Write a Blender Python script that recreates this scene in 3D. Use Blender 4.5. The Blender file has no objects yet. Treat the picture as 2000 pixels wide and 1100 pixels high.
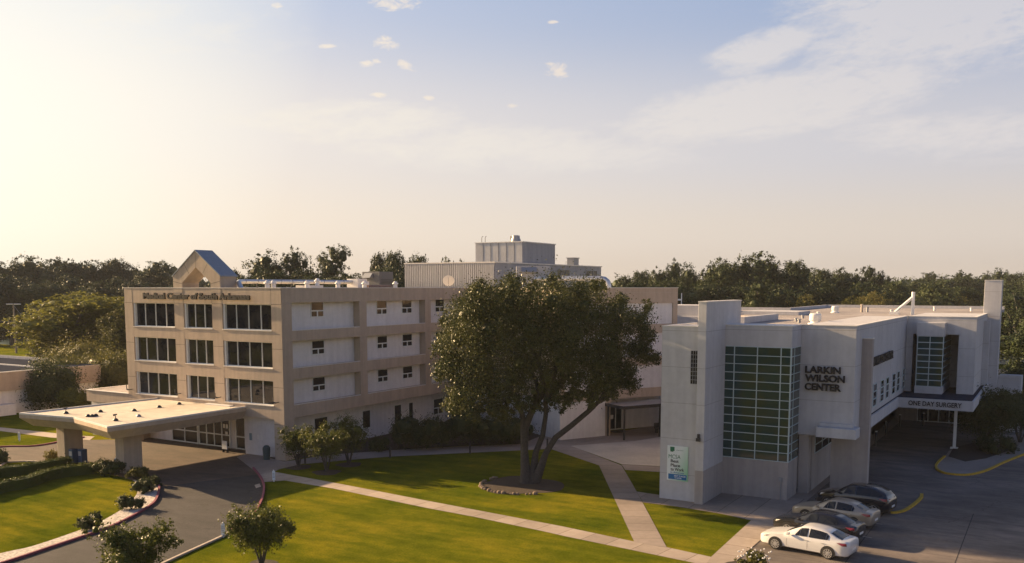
import bpy, math, random
import numpy as np
from mathutils import Vector, Matrix
R = math.radians
sc = bpy.context.scene
col = sc.collection
# ------------------------------------------------------------ camera
YAW, PIT, FOC, CXP, CYP, CH = R(30.894), R(6.12), 1775.6, 1000.0, 750.0, 14.0
cam = bpy.data.cameras.new('Camera'); cam_o = bpy.data.objects.new('Camera', cam); col.objects.link(cam_o)
cam.sensor_fit = 'HORIZONTAL'; cam.sensor_width = 36.0; cam.lens = FOC / 2000 * 36
cam.shift_y = (CYP - 550) / 2000; cam.clip_start = 0.5; cam.clip_end = 20000
cam_o.location = (0, 0, CH); cam_o.rotation_euler = (R(90) - PIT, 0, YAW)
sc.camera = cam_o
# ------------------------------------------------------------ light
SUN_AZ_OFF, SUN_EL = 3.2, 17.5          # degrees towards -Y of due -X; elevation
sd = Vector((-math.cos(R(SUN_AZ_OFF)) * math.cos(R(SUN_EL)), -math.sin(R(SUN_AZ_OFF)) * math.cos(R(SUN_EL)), math.sin(R(SUN_EL))))
sl = bpy.data.lights.new('Sun', 'SUN'); sl.energy = 5.0; sl.angle = R(0.6); sl.color = (1.0, 0.68, 0.36)
so = bpy.data.objects.new('Sun', sl); col.objects.link(so); so.location = (-60, 0, 60)
so.rotation_euler = (-sd).to_track_quat('-Z', 'Y').to_euler()
sc.view_settings.view_transform = 'Standard'; sc.view_settings.look = 'None'
sc.view_settings.exposure = 1.4; sc.view_settings.gamma = 1.0
EXPO = 2 ** sc.view_settings.exposure

def srgb(r, g, b):
    f = lambda c: (c / 255 / 12.92) if c / 255 <= 0.04045 else ((c / 255 + 0.055) / 1.055) ** 2.4
    return (f(r), f(g), f(b), 1)

# ------------------------------------------------------------ world
def build_world():
    w = bpy.data.worlds.new('World'); sc.world = w; w.use_nodes = True
    nt = w.node_tree; N = nt.nodes; L = nt.links; N.clear()
    out = N.new('ShaderNodeOutputWorld'); bg = N.new('ShaderNodeBackground'); bg.inputs[1].default_value = 0.1
    L.new(bg.outputs[0], out.inputs[0])
    def M(op, a, b=None, c=None, clamp=False):
        n = N.new('ShaderNodeMath'); n.operation = op; n.use_clamp = clamp
        for i, v in enumerate((a, b, c)):
            if v is None: continue
            if isinstance(v, (int, float)): n.inputs[i].default_value = v
            else: L.new(v, n.inputs[i])
        return n.outputs[0]
    def MIX(f, a, b, mode='MIX'):
        n = N.new('ShaderNodeMix'); n.data_type = 'RGBA'; n.blend_type = mode
        for s, v in ((n.inputs[0], f), (n.inputs[6], a), (n.inputs[7], b)):
            if isinstance(v, (int, float)): s.default_value = v
            elif isinstance(v, tuple): s.default_value = v
            else: L.new(v, s)
        return n.outputs[2]
    tc = N.new('ShaderNodeTexCoord'); vec = tc.outputs['Generated']
    sp = N.new('ShaderNodeSeparateXYZ'); L.new(vec, sp.inputs[0])
    x, y, z = sp.outputs
    fx, fy = -math.sin(YAW), math.cos(YAW); rx, ry = math.cos(YAW), math.sin(YAW)
    fw = M('ADD', M('MULTIPLY', x, fx), M('MULTIPLY', y, fy)); rt = M('ADD', M('MULTIPLY', x, rx), M('MULTIPLY', y, ry))
    az = M('MULTIPLY', M('ARCTAN2', rt, fw), 57.2958)          # compass angle, degrees
    el = M('MULTIPLY', M('ARCSINE', z), 57.2958)
    dot = M('ADD', M('ADD', M('MULTIPLY', x, sd.x), M('MULTIPLY', y, sd.y)), M('MULTIPLY', z, sd.z))
    ang = M('MULTIPLY', M('ARCCOSINE', dot), 57.2958)
    def ramp(f, pts):
        n = N.new('ShaderNodeValToRGB'); L.new(f, n.inputs[0]); cr = n.color_ramp
        cr.interpolation = 'EASE'
        while len(cr.elements) < len(pts): cr.elements.new(0.5)
        for e, (p, c) in zip(cr.elements, pts): e.position = p; e.color = c
        return n.outputs[0]
    e01 = M('DIVIDE', el, 40.0, clamp=True)
    away = ramp(e01, [(0.0, srgb(200, 187, 175)), (0.08, srgb(210, 199, 190)), (0.2, srgb(196, 195, 203)), (0.4, srgb(143, 163, 197)), (0.62, srgb(92, 122, 172)), (1, srgb(58, 84, 132))])
    tow = ramp(e01, [(0.0, srgb(252, 230, 204)), (0.1, srgb(255, 238, 218)), (0.25, srgb(248, 236, 224)), (0.45, srgb(206, 212, 228)), (0.7, srgb(130, 146, 180)), (1, srgb(70, 98, 150))])
    g = M('SUBTRACT', 1.0, M('DIVIDE', M('SUBTRACT', ang, 28.0), 58.0, clamp=True))
    g = M('MULTIPLY', g, g)
    g = M('ADD', M('MULTIPLY', g, 0.5), M('MULTIPLY', M('SUBTRACT', 1.0, M('DIVIDE', M('SUBTRACT', ang, 38.0), 62.0, clamp=True)), 0.5))
    base = MIX(g, away, tow)
    w_ = M('SUBTRACT', 1.0, M('DIVIDE', M('SUBTRACT', ang, 24.0), 25.0, clamp=True))
    base = MIX(M('MULTIPLY', w_, M('SUBTRACT', 1.6, w_)), base, srgb(255, 251, 236))
    # clouds
    cv = N.new('ShaderNodeCombineXYZ')
    L.new(M('MULTIPLY', az, 0.10), cv.inputs[0]); L.new(M('ADD', M('MULTIPLY', el, 0.30), M('MULTIPLY', az, -0.03)), cv.inputs[1])
    nz = N.new('ShaderNodeTexNoise'); nz.inputs['Scale'].default_value = 2.5; nz.inputs['Detail'].default_value = 12; nz.inputs['Roughness'].default_value = 0.76; nz.inputs['Distortion'].default_value = 0.25
    L.new(cv.outputs[0], nz.inputs['Vector'])
    cv2 = N.new('ShaderNodeCombineXYZ'); L.new(M('MULTIPLY', az, 0.5), cv2.inputs[0]); L.new(M('MULTIPLY', el, 0.9), cv2.inputs[1])
    n2 = N.new('ShaderNodeTexNoise'); n2.inputs['Scale'].default_value = 2.2; n2.inputs['Detail'].default_value = 9; n2.inputs['Roughness'].default_value = 0.68; n2.inputs['Distortion'].default_value = .5
    L.new(cv2.outputs[0], n2.inputs['Vector'])
    def ell(a0, e0, ra, re, tilt=0.0, k=1.0):
        da = M('SUBTRACT', az, a0); de = M('SUBTRACT', M('SUBTRACT', el, e0), M('MULTIPLY', da, tilt))
        q = M('ADD', M('POWER', M('ABSOLUTE', M('DIVIDE', da, ra)), 2.0), M('POWER', M('ABSOLUTE', M('DIVIDE', de, re)), 2.0))
        return M('MULTIPLY', M('SUBTRACT', 1.0, q, clamp=True), k)
    big = ell(25, 15.2, 11.5, 4.8, 0.12)
    for a in ((15, 13.6, 4.2, 1.5, 0.18, 1.0), (16, 10.6, 13, 2.4, 0.12, 1.0), (26, 8.2, 10, 1.8, -0.05, 0.7), (0, 8.3, 14, 1.9, -0.03, 0.8), (-9, 9.8, 10, 1.8, 0.0, 0.75), (-19, 14.5, 10, 3, 0.0, 0.3)):
        big = M('MAXIMUM', big, ell(*a))
    for a in ((30, 25, 16, 7, 0.1, 0.8), (-5, 34, 26, 6, 0.1, 0.5), (70, 20, 25, 8, 0, 0.7), (130, 18, 30, 7, 0, 0.7), (-150, 25, 30, 8, 0, 0.7)):
        big = M('MAXIMUM', big, ell(*a))
    cm = M('MULTIPLY', M('SUBTRACT', M('ADD', nz.outputs[0], M('MULTIPLY', big, 0.42)), 0.585), 3.8, clamp=True)
    cm = M('MULTIPLY', cm, M('MULTIPLY', big, 2.2, clamp=True))
    sm = None
    for a in ((-7.1, 16.6, 2.2, 0.85, 0.0), (-7.7, 14.3, 1.25, 0.65, 0.0), (-6.4, 13.1, 0.9, 0.4, -0.2), (2.8, 12.9, 1.3, 0.65, -0.05), (-5.1, 11.3, 0.5, 0.25, 0), (-11.1, 17.1, 0.8, 0.3, 0), (-14, 16, 0.6, 0.25, 0), (2.5, 15.6, 0.5, 0.2, 0), (-8.1, 11.4, .7, .25, 0), (-11.2, 14.0, .9, .2, .1), (0.0, 10.9, .5, .2, 0), (-8.6, 13.2, 1.0, .35, .1)):
        q = ell(*a)
        sm = q if sm is None else M('MAXIMUM', sm, q)
    smc = M('MULTIPLY', M('SUBTRACT', M('ADD', M('MULTIPLY', sm, 0.42), n2.outputs[0]), 0.74), 4.5, clamp=True)
    smc = M('MULTIPLY', smc, M('MULTIPLY', sm, 2.0, clamp=True))
    ccol = MIX(g, srgb(219, 212, 212), srgb(255, 244, 222))
    c1 = MIX(M('MULTIPLY', cm, 0.68), base, ccol)
    c2 = MIX(M('MULTIPLY', smc, 0.8), c1, MIX(g, srgb(232, 216, 205), srgb(255, 240, 215)))
    # below the horizon: dull ground tone
    c3 = MIX(M('MULTIPLY', M('SUBTRACT', 0.0, el), 0.5, clamp=True), c2, srgb(90, 88, 70))
    # bright aureole close to the hidden sun
    au = M('POWER', M('MAXIMUM', M('SUBTRACT', 1.0, M('DIVIDE', ang, 32.0)), 0.0), 1.6)
    sc3 = N.new('ShaderNodeVectorMath'); sc3.operation = 'SCALE'; L.new(c3, sc3.inputs[0]); sc3.inputs[3].default_value = 9.9 / EXPO
    auc = N.new('ShaderNodeVectorMath'); auc.operation = 'SCALE'; auc.inputs[0].default_value = (1.0, 0.80, 0.52)
    L.new(M('MULTIPLY', au, 30.0), auc.inputs[3])
    ad = N.new('ShaderNodeVectorMath'); ad.operation = 'ADD'; L.new(sc3.outputs[0], ad.inputs[0]); L.new(auc.outputs[0], ad.inputs[1])
    sky = N.new('ShaderNodeTexSky'); sky.sky_type = 'NISHITA'; sky.sun_disc = False; sky.sun_elevation = R(SUN_EL)
    sky.sun_rotation = math.atan2(sd.x, sd.y); sky.dust_density = 3.0
    s4 = N.new('ShaderNodeVectorMath'); s4.operation = 'SCALE'; L.new(sky.outputs[0], s4.inputs[0]); s4.inputs[3].default_value = 0.05
    a2 = N.new('ShaderNodeVectorMath'); a2.operation = 'ADD'; L.new(ad.outputs[0], a2.inputs[0]); L.new(s4.outputs[0], a2.inputs[1])
    L.new(a2.outputs[0], bg.inputs[0])
build_world()

# ------------------------------------------------------------ helpers
_f0 = Vector((-math.sin(YAW) * math.cos(PIT), math.cos(YAW) * math.cos(PIT), -math.sin(PIT)))
_rt = Vector((math.cos(YAW), math.sin(YAW), 0)); _up = _rt.cross(_f0)
def ray(px, py): return _f0 + _rt * ((px - CXP) / FOC) - _up * ((py - CYP) / FOC)
def G(px, py, z=0.0):
    d = ray(px, py); t = (z - CH) / d.z; return Vector((d.x * t, d.y * t, z))
def at(px, py, dist):
    d = ray(px, py); return Vector((0, 0, CH)) + d * dist

def mat(name, c, rough=0.85, var=0.12, scale=3.0, bump=0.0, bscale=60.0, metal=0.0, spec=None, c2=None, detail=6, coat=0.0, big=None):
    m = bpy.data.materials.new(name); m.use_nodes = True; nt = m.node_tree; N = nt.nodes; L = nt.links
    b = N['Principled BSDF']; b.inputs['Roughness'].default_value = rough; b.inputs['Metallic'].default_value = metal
    if spec is not None: b.inputs['Specular IOR Level'].default_value = spec
    if coat: b.inputs['Coat Weight'].default_value = coat; b.inputs['Coat Roughness'].default_value = 0.05
    c = tuple(c)[:3] + (1,)
    if var > 0:
        tc = N.new('ShaderNodeTexCoord'); nz = N.new('ShaderNodeTexNoise'); nz.inputs['Scale'].default_value = scale; nz.inputs['Detail'].default_value = detail
        nz.inputs['Roughness'].default_value = 0.65
        L.new(tc.outputs['Object'], nz.inputs['Vector'])
        r = N.new('ShaderNodeValToRGB'); L.new(nz.outputs[0], r.inputs[0]); r.color_ramp.elements[0].position = 0.3; r.color_ramp.elements[1].position = 0.7
        lo = tuple(v * (1 - var) for v in c[:3]) + (1,); hi = (tuple(c2)[:3] + (1,)) if c2 else tuple(min(1, v * (1 + var)) for v in c[:3]) + (1,)
        r.color_ramp.elements[0].color = lo; r.color_ramp.elements[1].color = hi
        last = r.outputs[0]
        if big:
            n3 = N.new('ShaderNodeTexNoise'); n3.inputs['Scale'].default_value = big[0]; n3.inputs['Detail'].default_value = 4; L.new(tc.outputs['Object'], n3.inputs['Vector'])
            r3 = N.new('ShaderNodeValToRGB'); L.new(n3.outputs[0], r3.inputs[0]); r3.color_ramp.elements[0].position = 0.35; r3.color_ramp.elements[1].position = 0.65
            r3.color_ramp.elements[0].color = (big[1],) * 3 + (1,); r3.color_ramp.elements[1].color = (big[2],) * 3 + (1,)
            mx = N.new('ShaderNodeMix'); mx.data_type = 'RGBA'; mx.blend_type = 'MULTIPLY'; mx.inputs[0].default_value = 1
            L.new(last, mx.inputs[6]); L.new(r3.outputs[0], mx.inputs[7]); last = mx.outputs[2]
        L.new(last, b.inputs['Base Color'])
        if bump > 0:
            n2 = N.new('ShaderNodeTexNoise'); n2.inputs['Scale'].default_value = bscale; n2.inputs['Detail'].default_value = 3; L.new(tc.outputs['Object'], n2.inputs['Vector'])
            bp = N.new('ShaderNodeBump'); bp.inputs['Strength'].default_value = bump; bp.inputs['Distance'].default_value = 0.03
            L.new(n2.outputs[0], bp.inputs['Height']); L.new(bp.outputs[0], b.inputs['Normal'])
    else: b.inputs['Base Color'].default_value = c
    return m

def streak_mat(name, c, amt=0.25, seam=None, rough=0.9):
    """stucco/concrete with vertical rain streaks, mottling and optional panel seams"""
    m = mat(name, c, rough, 0.06, 2.2, 0.35, 45.0, big=(0.35, 0.96, 1.03)); nt = m.node_tree; N = nt.nodes; L = nt.links
    b = N['Principled BSDF']; src = b.inputs['Base Color'].links[0].from_socket
    tc = N.new('ShaderNodeTexCoord'); mp = N.new('ShaderNodeMapping'); mp.inputs['Scale'].default_value = (1.6, 1.6, 0.10); L.new(tc.outputs['Object'], mp.inputs[0])
    nz = N.new('ShaderNodeTexNoise'); nz.inputs['Scale'].default_value = 1.5; nz.inputs['Detail'].default_value = 6; L.new(mp.outputs[0], nz.inputs['Vector'])
    r = N.new('ShaderNodeValToRGB'); L.new(nz.outputs[0], r.inputs[0]); r.color_ramp.elements[0].position = 0.38; r.color_ramp.elements[1].position = 0.62
    r.color_ramp.elements[0].color = (1 - amt, 1 - amt, 1 - amt * .95, 1); r.color_ramp.elements[1].color = (1, 1, 1, 1)
    mx = N.new('ShaderNodeMix'); mx.data_type = 'RGBA'; mx.blend_type = 'MULTIPLY'; mx.inputs[0].default_value = 1
    L.new(src, mx.inputs[6]); L.new(r.outputs[0], mx.inputs[7]); last = mx.outputs[2]
    if seam:
        sp = N.new('ShaderNodeSeparateXYZ'); L.new(tc.outputs['Object'], sp.inputs[0])
        for ax, per, off, w in seam:
            a = N.new('ShaderNodeMath'); a.operation = 'ADD'; L.new(sp.outputs[ax], a.inputs[0]); a.inputs[1].default_value = off
            p = N.new('ShaderNodeMath'); p.operation = 'PINGPONG'; L.new(a.outputs[0], p.inputs[0]); p.inputs[1].default_value = per / 2
            lt = N.new('ShaderNodeMath'); lt.operation = 'LESS_THAN'; L.new(p.outputs[0], lt.inputs[0]); lt.inputs[1].default_value = w
            m2 = N.new('ShaderNodeMix'); m2.data_type = 'RGBA'; m2.blend_type = 'MULTIPLY'; L.new(lt.outputs[0], m2.inputs[0]); L.new(last, m2.inputs[6]); m2.inputs[7].default_value = (.62, .6, .58, 1)
            last = m2.outputs[2]
    L.new(last, b.inputs['Base Color'])
    return m

class MB:
    def __init__(s): s.v = []; s.f = []
    def quad(s, *p):
        n = len(s.v); s.v += [tuple(q) for q in p]; s.f.append(tuple(range(n, n + len(p)))); return s
    def box(s, x0, x1, y0, y1, z0, z1):
        if x0 > x1: x0, x1 = x1, x0
        if y0 > y1: y0, y1 = y1, y0
        n = len(s.v)
        s.v += [(x0, y0, z0), (x1, y0, z0), (x1, y1, z0), (x0, y1, z0), (x0, y0, z1), (x1, y0, z1), (x1, y1, z1), (x0, y1, z1)]
        s.f += [tuple(n + i for i in q) for q in ((0, 3, 2, 1), (4, 5, 6, 7), (0, 1, 5, 4), (1, 2, 6, 5), (2, 3, 7, 6), (3, 0, 4, 7))]
        return s
    def obox(s, o, u, a0, a1, b0, b1, z0, z1):
        """box in a rotated frame: origin o, axis u (2D) and its right-hand side normal"""
        n = Vector((u[1], -u[0])); k = len(s.v)
        for z in (z0, z1):
            for a, b in ((a0, b0), (a1, b0), (a1, b1), (a0, b1)):
                s.v.append((o[0] + u[0] * a + n.x * b, o[1] + u[1] * a + n.y * b, z))
        s.f += [tuple(k + i for i in q) for q in ((0, 3, 2, 1), (4, 5, 6, 7), (0, 1, 5, 4), (1, 2, 6, 5), (2, 3, 7, 6), (3, 0, 4, 7))]
        return s
    def prism(s, poly, z0, z1, inset_bottom=None):
        k = len(s.v); n = len(poly); pb = inset_bottom or poly
        s.v += [(p[0], p[1], z0) for p in pb] + [(p[0], p[1], z1) for p in poly]
        s.f.append(tuple(k + i for i in reversed(range(n)))); s.f.append(tuple(k + n + i for i in range(n)))
        for i in range(n):
            j = (i + 1) % n; s.f.append((k + i, k + j, k + n + j, k + n + i))
        return s
    def tube(s, pts, rad, seg=8, cap=True):
        pts = [Vector(p) for p in pts]; k0 = len(s.v)
        if isinstance(rad, (int, float)): rad = [rad] * len(pts)
        ref = None
        for i, p in enumerate(pts):
            d = (pts[min(i + 1, len(pts) - 1)] - pts[max(i - 1, 0)]).normalized()
            if ref is None: ref = d.orthogonal().normalized()
            a = (ref - d * ref.dot(d)).normalized(); ref = a; b = d.cross(a)
            for j in range(seg):
                t = 2 * math.pi * j / seg; q = p + (a * math.cos(t) + b * math.sin(t)) * rad[i]; s.v.append(tuple(q))
        for i in range(len(pts) - 1):
            for j in range(seg):
                j2 = (j + 1) % seg; s.f.append((k0 + i * seg + j, k0 + i * seg + j2, k0 + (i + 1) * seg + j2, k0 + (i + 1) * seg + j))
        if cap:
            s.f.append(tuple(k0 + j for j in reversed(range(seg)))); e = k0 + (len(pts) - 1) * seg; s.f.append(tuple(e + j for j in range(seg)))
        return s
    def lathe(s, c, prof, seg=16, axis='z'):
        k0 = len(s.v)
        for r, h in prof:
            for j in range(seg):
                t = 2 * math.pi * j / seg; a, b = r * math.cos(t), r * math.sin(t)
                if axis == 'z': s.v.append((c[0] + a, c[1] + b, c[2] + h))
                else: s.v.append((c[0] + a, c[1] + h, c[2] + b))
        for i in range(len(prof) - 1):
            for j in range(seg):
                j2 = (j + 1) % seg; q = (k0 + i * seg + j, k0 + i * seg + j2, k0 + (i + 1) * seg + j2, k0 + (i + 1) * seg + j)
                s.f.append(q if axis == 'z' else q[::-1])
        a = tuple(k0 + j for j in reversed(range(seg))); e = k0 + (len(prof) - 1) * seg; b = tuple(e + j for j in range(seg))
        s.f += [a, b] if axis == 'z' else [a[::-1], b[::-1]]
        return s
    def build(s, name, m, parent=None, smooth=False, loc=None, bevel=0):
        me = bpy.data.meshes.new(name); me.from_pydata(s.v, [], s.f); me.update()
        o = bpy.data.objects.new(name, me); col.objects.link(o); me.materials.append(m)
        if smooth:
            me.shade_smooth(); me.set_sharp_from_angle(angle=R(40))
        if parent is not None: o.parent = parent
        if loc is not None: o.location = loc
        if bevel:
            b = o.modifiers.new('bevel', 'BEVEL'); b.width = bevel; b.segments = 2; b.limit_method = 'ANGLE'
        return o

def tag(o, label=None, cat=None, group=None, kind=None):
    if label: o['label'] = label
    if cat: o['category'] = cat
    if group: o['group'] = group
    if kind: o['kind'] = kind
    return o
def empty(name, label, cat, loc=(0, 0, 0), rz=0.0, group=None):
    o = bpy.data.objects.new(name, None); col.objects.link(o); o.location = loc; o.rotation_euler = (0, 0, rz); o.empty_display_size = .3
    return tag(o, label, cat, group)
def copy_tree(o, parent=None):
    c = o.copy(); col.objects.link(c); c.parent = parent
    for ch in [x for x in col.objects if x.parent == o]: copy_tree(ch, c)
    return c
def struct(o): o['kind'] = 'structure'; return o

def _tw(s, bold, spacing):
    cu = bpy.data.curves.new('measure', 'FONT'); cu.body = s; cu.offset = bold; cu.space_character = spacing
    o = bpy.data.objects.new('measure', cu); col.objects.link(o); dg = bpy.context.evaluated_depsgraph_get(); dg.update()
    me = bpy.data.meshes.new_from_object(o.evaluated_get(dg)); xs = [v.co.x for v in me.vertices]; bpy.data.objects.remove(o); bpy.data.meshes.remove(me)
    return min(xs), max(xs)
def words(name, s, m, parent, origin, ux, height, width, ext=0.06, bold=0.0, inv=None):
    a, b = _tw(s, bold, 1.0); k = width / (b - a); ws = s.split(' '); pre = ''; ux_ = Vector(ux).normalized(); out = []
    for w in ws:
        e_ = _tw(pre + w, bold, 1.0)[1]; w0, w1 = _tw(w, bold, 1.0); st = e_ - (w1 - w0)
        o = text_mesh(name, w, m, parent, Vector(origin) + ux_ * (st - a) * k, ux, height, (w1 - w0) * k, ext, bold); out.append(o)
        if inv is not None: o.matrix_parent_inverse = inv
        pre += w + ' '
    return out
def text_mesh(name, s, m, parent, origin, ux, height, width=None, ext=0.06, bold=0.0, spacing=1.0, center=False):
    """lettering standing on a vertical wall: origin = lower left, ux = direction of writing"""
    cu = bpy.data.curves.new('lettering', 'FONT'); cu.body = s; cu.extrude = 0.5; cu.offset = bold; cu.space_character = spacing
    cu.resolution_u = 3
    tmp = bpy.data.objects.new('lettering_tmp', cu); col.objects.link(tmp)
    dg = bpy.context.evaluated_depsgraph_get(); dg.update()
    me = bpy.data.meshes.new_from_object(tmp.evaluated_get(dg)); col.objects.unlink(tmp); bpy.data.objects.remove(tmp)
    n = len(me.vertices); co = np.empty(n * 3, np.float32); me.vertices.foreach_get('co', co); co = co.reshape(-1, 3)
    mn = co.min(0); mx = co.max(0)
    sy = height / 0.72; sx = sy if width is None else width / (mx[0] - mn[0])
    ux = Vector(ux).normalized(); nn = Vector((ux.y, -ux.x, 0))
    X = (co[:, 0] - mn[0]) * sx; Yv = (co[:, 1]) * sy; Z = co[:, 2] * ext * 2 * 0.5 + ext * .5
    if center: X = X - (mx[0] - mn[0]) * sx / 2
    out = np.empty_like(co)
    out[:, 0] = origin[0] + ux.x * X + nn.x * Z; out[:, 1] = origin[1] + ux.y * X + nn.y * Z; out[:, 2] = origin[2] + Yv
    me.vertices.foreach_set('co', out.ravel()); me.update(); me.materials.clear(); me.materials.append(m)
    o = bpy.data.objects.new(name, me); col.objects.link(o); o.parent = parent
    return o

# ------------------------------------------------------------ materials
M = {}
M['beige'] = streak_mat('beige_precast_concrete', (.50, .40, .305), .12)
M['white_stucco'] = streak_mat('white_painted_stucco', (.74, .725, .72), .08)
M['grey_stucco'] = streak_mat('pale_grey_stucco', (.535, .53, .54), .09, seam=((2, 2.35, .6, .014),))
M['tan_stucco'] = streak_mat('taupe_stucco', (.40, .36, .335), .14)
M['light_top'] = mat('white_coping_metal', (.72, .69, .64), .6, .08, 6)
M['mullion'] = mat('aluminium_mullion', (.70, .72, .70), .45, .05, 8)
M['mull_blue'] = mat('pale_blue_mullion', (.46, .56, .58), .4, .05, 8)
M['grey_metal'] = mat('grey_sheet_metal', (.30, .31, .33), .5, .1, 4, metal=.3)
M['panel_metal'] = streak_mat('beige_ribbed_metal', (.44, .44, .45), .12, rough=.6)
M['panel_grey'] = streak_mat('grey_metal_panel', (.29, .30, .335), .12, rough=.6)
M['unit_dark'] = mat('dark_grey_unit', (.10, .105, .115), .6, .12, 4)
M['galv'] = mat('galvanised_duct', (.62, .62, .62), .35, .12, 5, metal=.75)
M['white_metal'] = mat('white_roof_fan_metal', (.78, .77, .74), .5, .06, 8)
M['blue_roof'] = mat('blue_standing_roof', (.22, .26, .31), .5, .15, 4)
M['roof_light'] = mat('cream_membrane_roof', (.62, .55, .45), .9, .14, 1.2, .3, 30, big=(.25, .85, 1.05))
M['roof_gravel'] = mat('grey_gravel_roof', (.36, .32, .30), .95, .22, 2.5, .5, 60, big=(.2, .7, 1.1))
M['roof_dark'] = mat('dark_membrane_roof', (.05, .055, .07), 1.0, .2, 2, spec=0.0)
M['letter'] = mat('dark_bronze_letter', (.012, .011, .012), .7, 0)
M['dark'] = mat('dark_metal', (.03, .03, .032), .5, 0)
M['rubber'] = mat('tyre_rubber', (.015, .015, .016), .8, 0)
M['conc'] = mat('pale_concrete_paving', (.42, .345, .28), .92, .10, 2.0, .3, 70, big=(.22, .82, 1.08))
M['conc_warm'] = mat('tan_concrete_paving', (.31, .255, .215), .93, .10, 2.2, .3, 70, big=(.25, .8, 1.06))
M['patio'] = mat('washed_concrete_patio', (.52, .46, .39), .93, .10, 5.0, .3, 70, big=(.35, .84, 1.06))
M['brick_pave'] = mat('brown_paver', (.085, .060, .044), .92, .22, 6.0, .3, 50, big=(.4, .85, 1.1))
M['asphalt'] = mat('worn_asphalt', (.036, .033, .035), .92, .18, 3.0, .4, 90, big=(.18, .78, 1.12))
M['lot'] = mat('grey_concrete_lot', (.175, .148, .130), .92, .14, 2.0, .35, 80, big=(.13, .72, 1.14))
M['yellow'] = mat('yellow_kerb_paint', (.55, .33, .02), .8, .3, 6)
M['red_kerb'] = mat('magenta_kerb_paint', (.22, .045, .075), .8, .25, 6)
M['kerb'] = mat('concrete_kerb', (.42, .36, .30), .9, .2, 6)
M['mulch'] = mat('dark_mulch', (.05, .036, .028), .98, .3, 12, .8, 60)
M['stone'] = mat('border_stone', (.20, .15, .11), .9, .3, 4, .5, 20)
M['gravel'] = mat('white_gravel', (.50, .45, .39), .95, .5, 6, 1.0, 12, detail=3)
M['bark'] = mat('grey_bark', (.062, .054, .05), .95, .35, 9, .9, 22)
M['bark_pale'] = mat('pale_bark', (.36, .31, .26), .9, .25, 6, .5, 20)
M['blue_box'] = mat('blue_painted_steel', (.03, .07, .16), .5, .1, 5)
M['green_can'] = mat('dark_teal_plastic', (.035, .07, .075), .6, .1, 5)
M['wood_pole'] = mat('weathered_wood_pole', (.24, .19, .15), .9, .25, 6)
M['trim_blue'] = mat('dull_blue_wall', (.20, .30, .36), .8, .1, 3)

def cracks(m, scale, w, strength):
    nt = m.node_tree; N = nt.nodes; L = nt.links; b = N['Principled BSDF']; src = b.inputs['Base Color'].links[0].from_socket
    tc = N.new('ShaderNodeTexCoord'); nz = N.new('ShaderNodeTexNoise'); nz.inputs['Scale'].default_value = .9; nz.inputs['Detail'].default_value = 5; L.new(tc.outputs['Object'], nz.inputs['Vector'])
    ad = N.new('ShaderNodeMixRGB'); ad.blend_type = 'LINEAR_LIGHT'; ad.inputs[0].default_value = .9; L.new(tc.outputs['Object'], ad.inputs[1]); L.new(nz.outputs['Color'], ad.inputs[2])
    v = N.new('ShaderNodeTexVoronoi'); v.feature = 'DISTANCE_TO_EDGE'; v.inputs['Scale'].default_value = scale; L.new(ad.outputs[0], v.inputs['Vector'])
    n2 = N.new('ShaderNodeTexNoise'); n2.inputs['Scale'].default_value = .25; L.new(tc.outputs['Object'], n2.inputs['Vector'])
    lt = N.new('ShaderNodeMath'); lt.operation = 'LESS_THAN'; L.new(v.outputs['Distance'], lt.inputs[0]); lt.inputs[1].default_value = w
    g = N.new('ShaderNodeMath'); g.operation = 'GREATER_THAN'; L.new(n2.outputs[0], g.inputs[0]); g.inputs[1].default_value = .47
    mu = N.new('ShaderNodeMath'); mu.operation = 'MULTIPLY'; L.new(lt.outputs[0], mu.inputs[0]); L.new(g.outputs[0], mu.inputs[1])
    mx = N.new('ShaderNodeMix'); mx.data_type = 'RGBA'; mx.blend_type = 'MULTIPLY'; L.new(mu.outputs[0], mx.inputs[0]); L.new(src, mx.inputs[6]); mx.inputs[7].default_value = (strength,) * 3 + (1,)
    # oil and tyre stains
    mp = N.new('ShaderNodeMapping'); mp.inputs['Scale'].default_value = (.5, 1.4, 1); L.new(tc.outputs['Object'], mp.inputs[0])
    n3 = N.new('ShaderNodeTexNoise'); n3.inputs['Scale'].default_value = .6; n3.inputs['Detail'].default_value = 7; n3.inputs['Roughness'].default_value = .7; L.new(mp.outputs[0], n3.inputs['Vector'])
    r = N.new('ShaderNodeValToRGB'); L.new(n3.outputs[0], r.inputs[0]); r.color_ramp.elements[0].position = .36; r.color_ramp.elements[1].position = .6; r.color_ramp.elements[0].color = (.62, .62, .64, 1); r.color_ramp.elements[1].color = (1.12, 1.1, 1.08, 1)
    m2 = N.new('ShaderNodeMix'); m2.data_type = 'RGBA'; m2.blend_type = 'MULTIPLY'; m2.inputs[0].default_value = 1; L.new(mx.outputs[2], m2.inputs[6]); L.new(r.outputs[0], m2.inputs[7])
    L.new(m2.outputs[2], b.inputs['Base Color'])
cracks(M['asphalt'], .22, .006, .55); cracks(M['lot'], .12, .004, .6); cracks(M['brick_pave'], .3, .004, .7)

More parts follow.
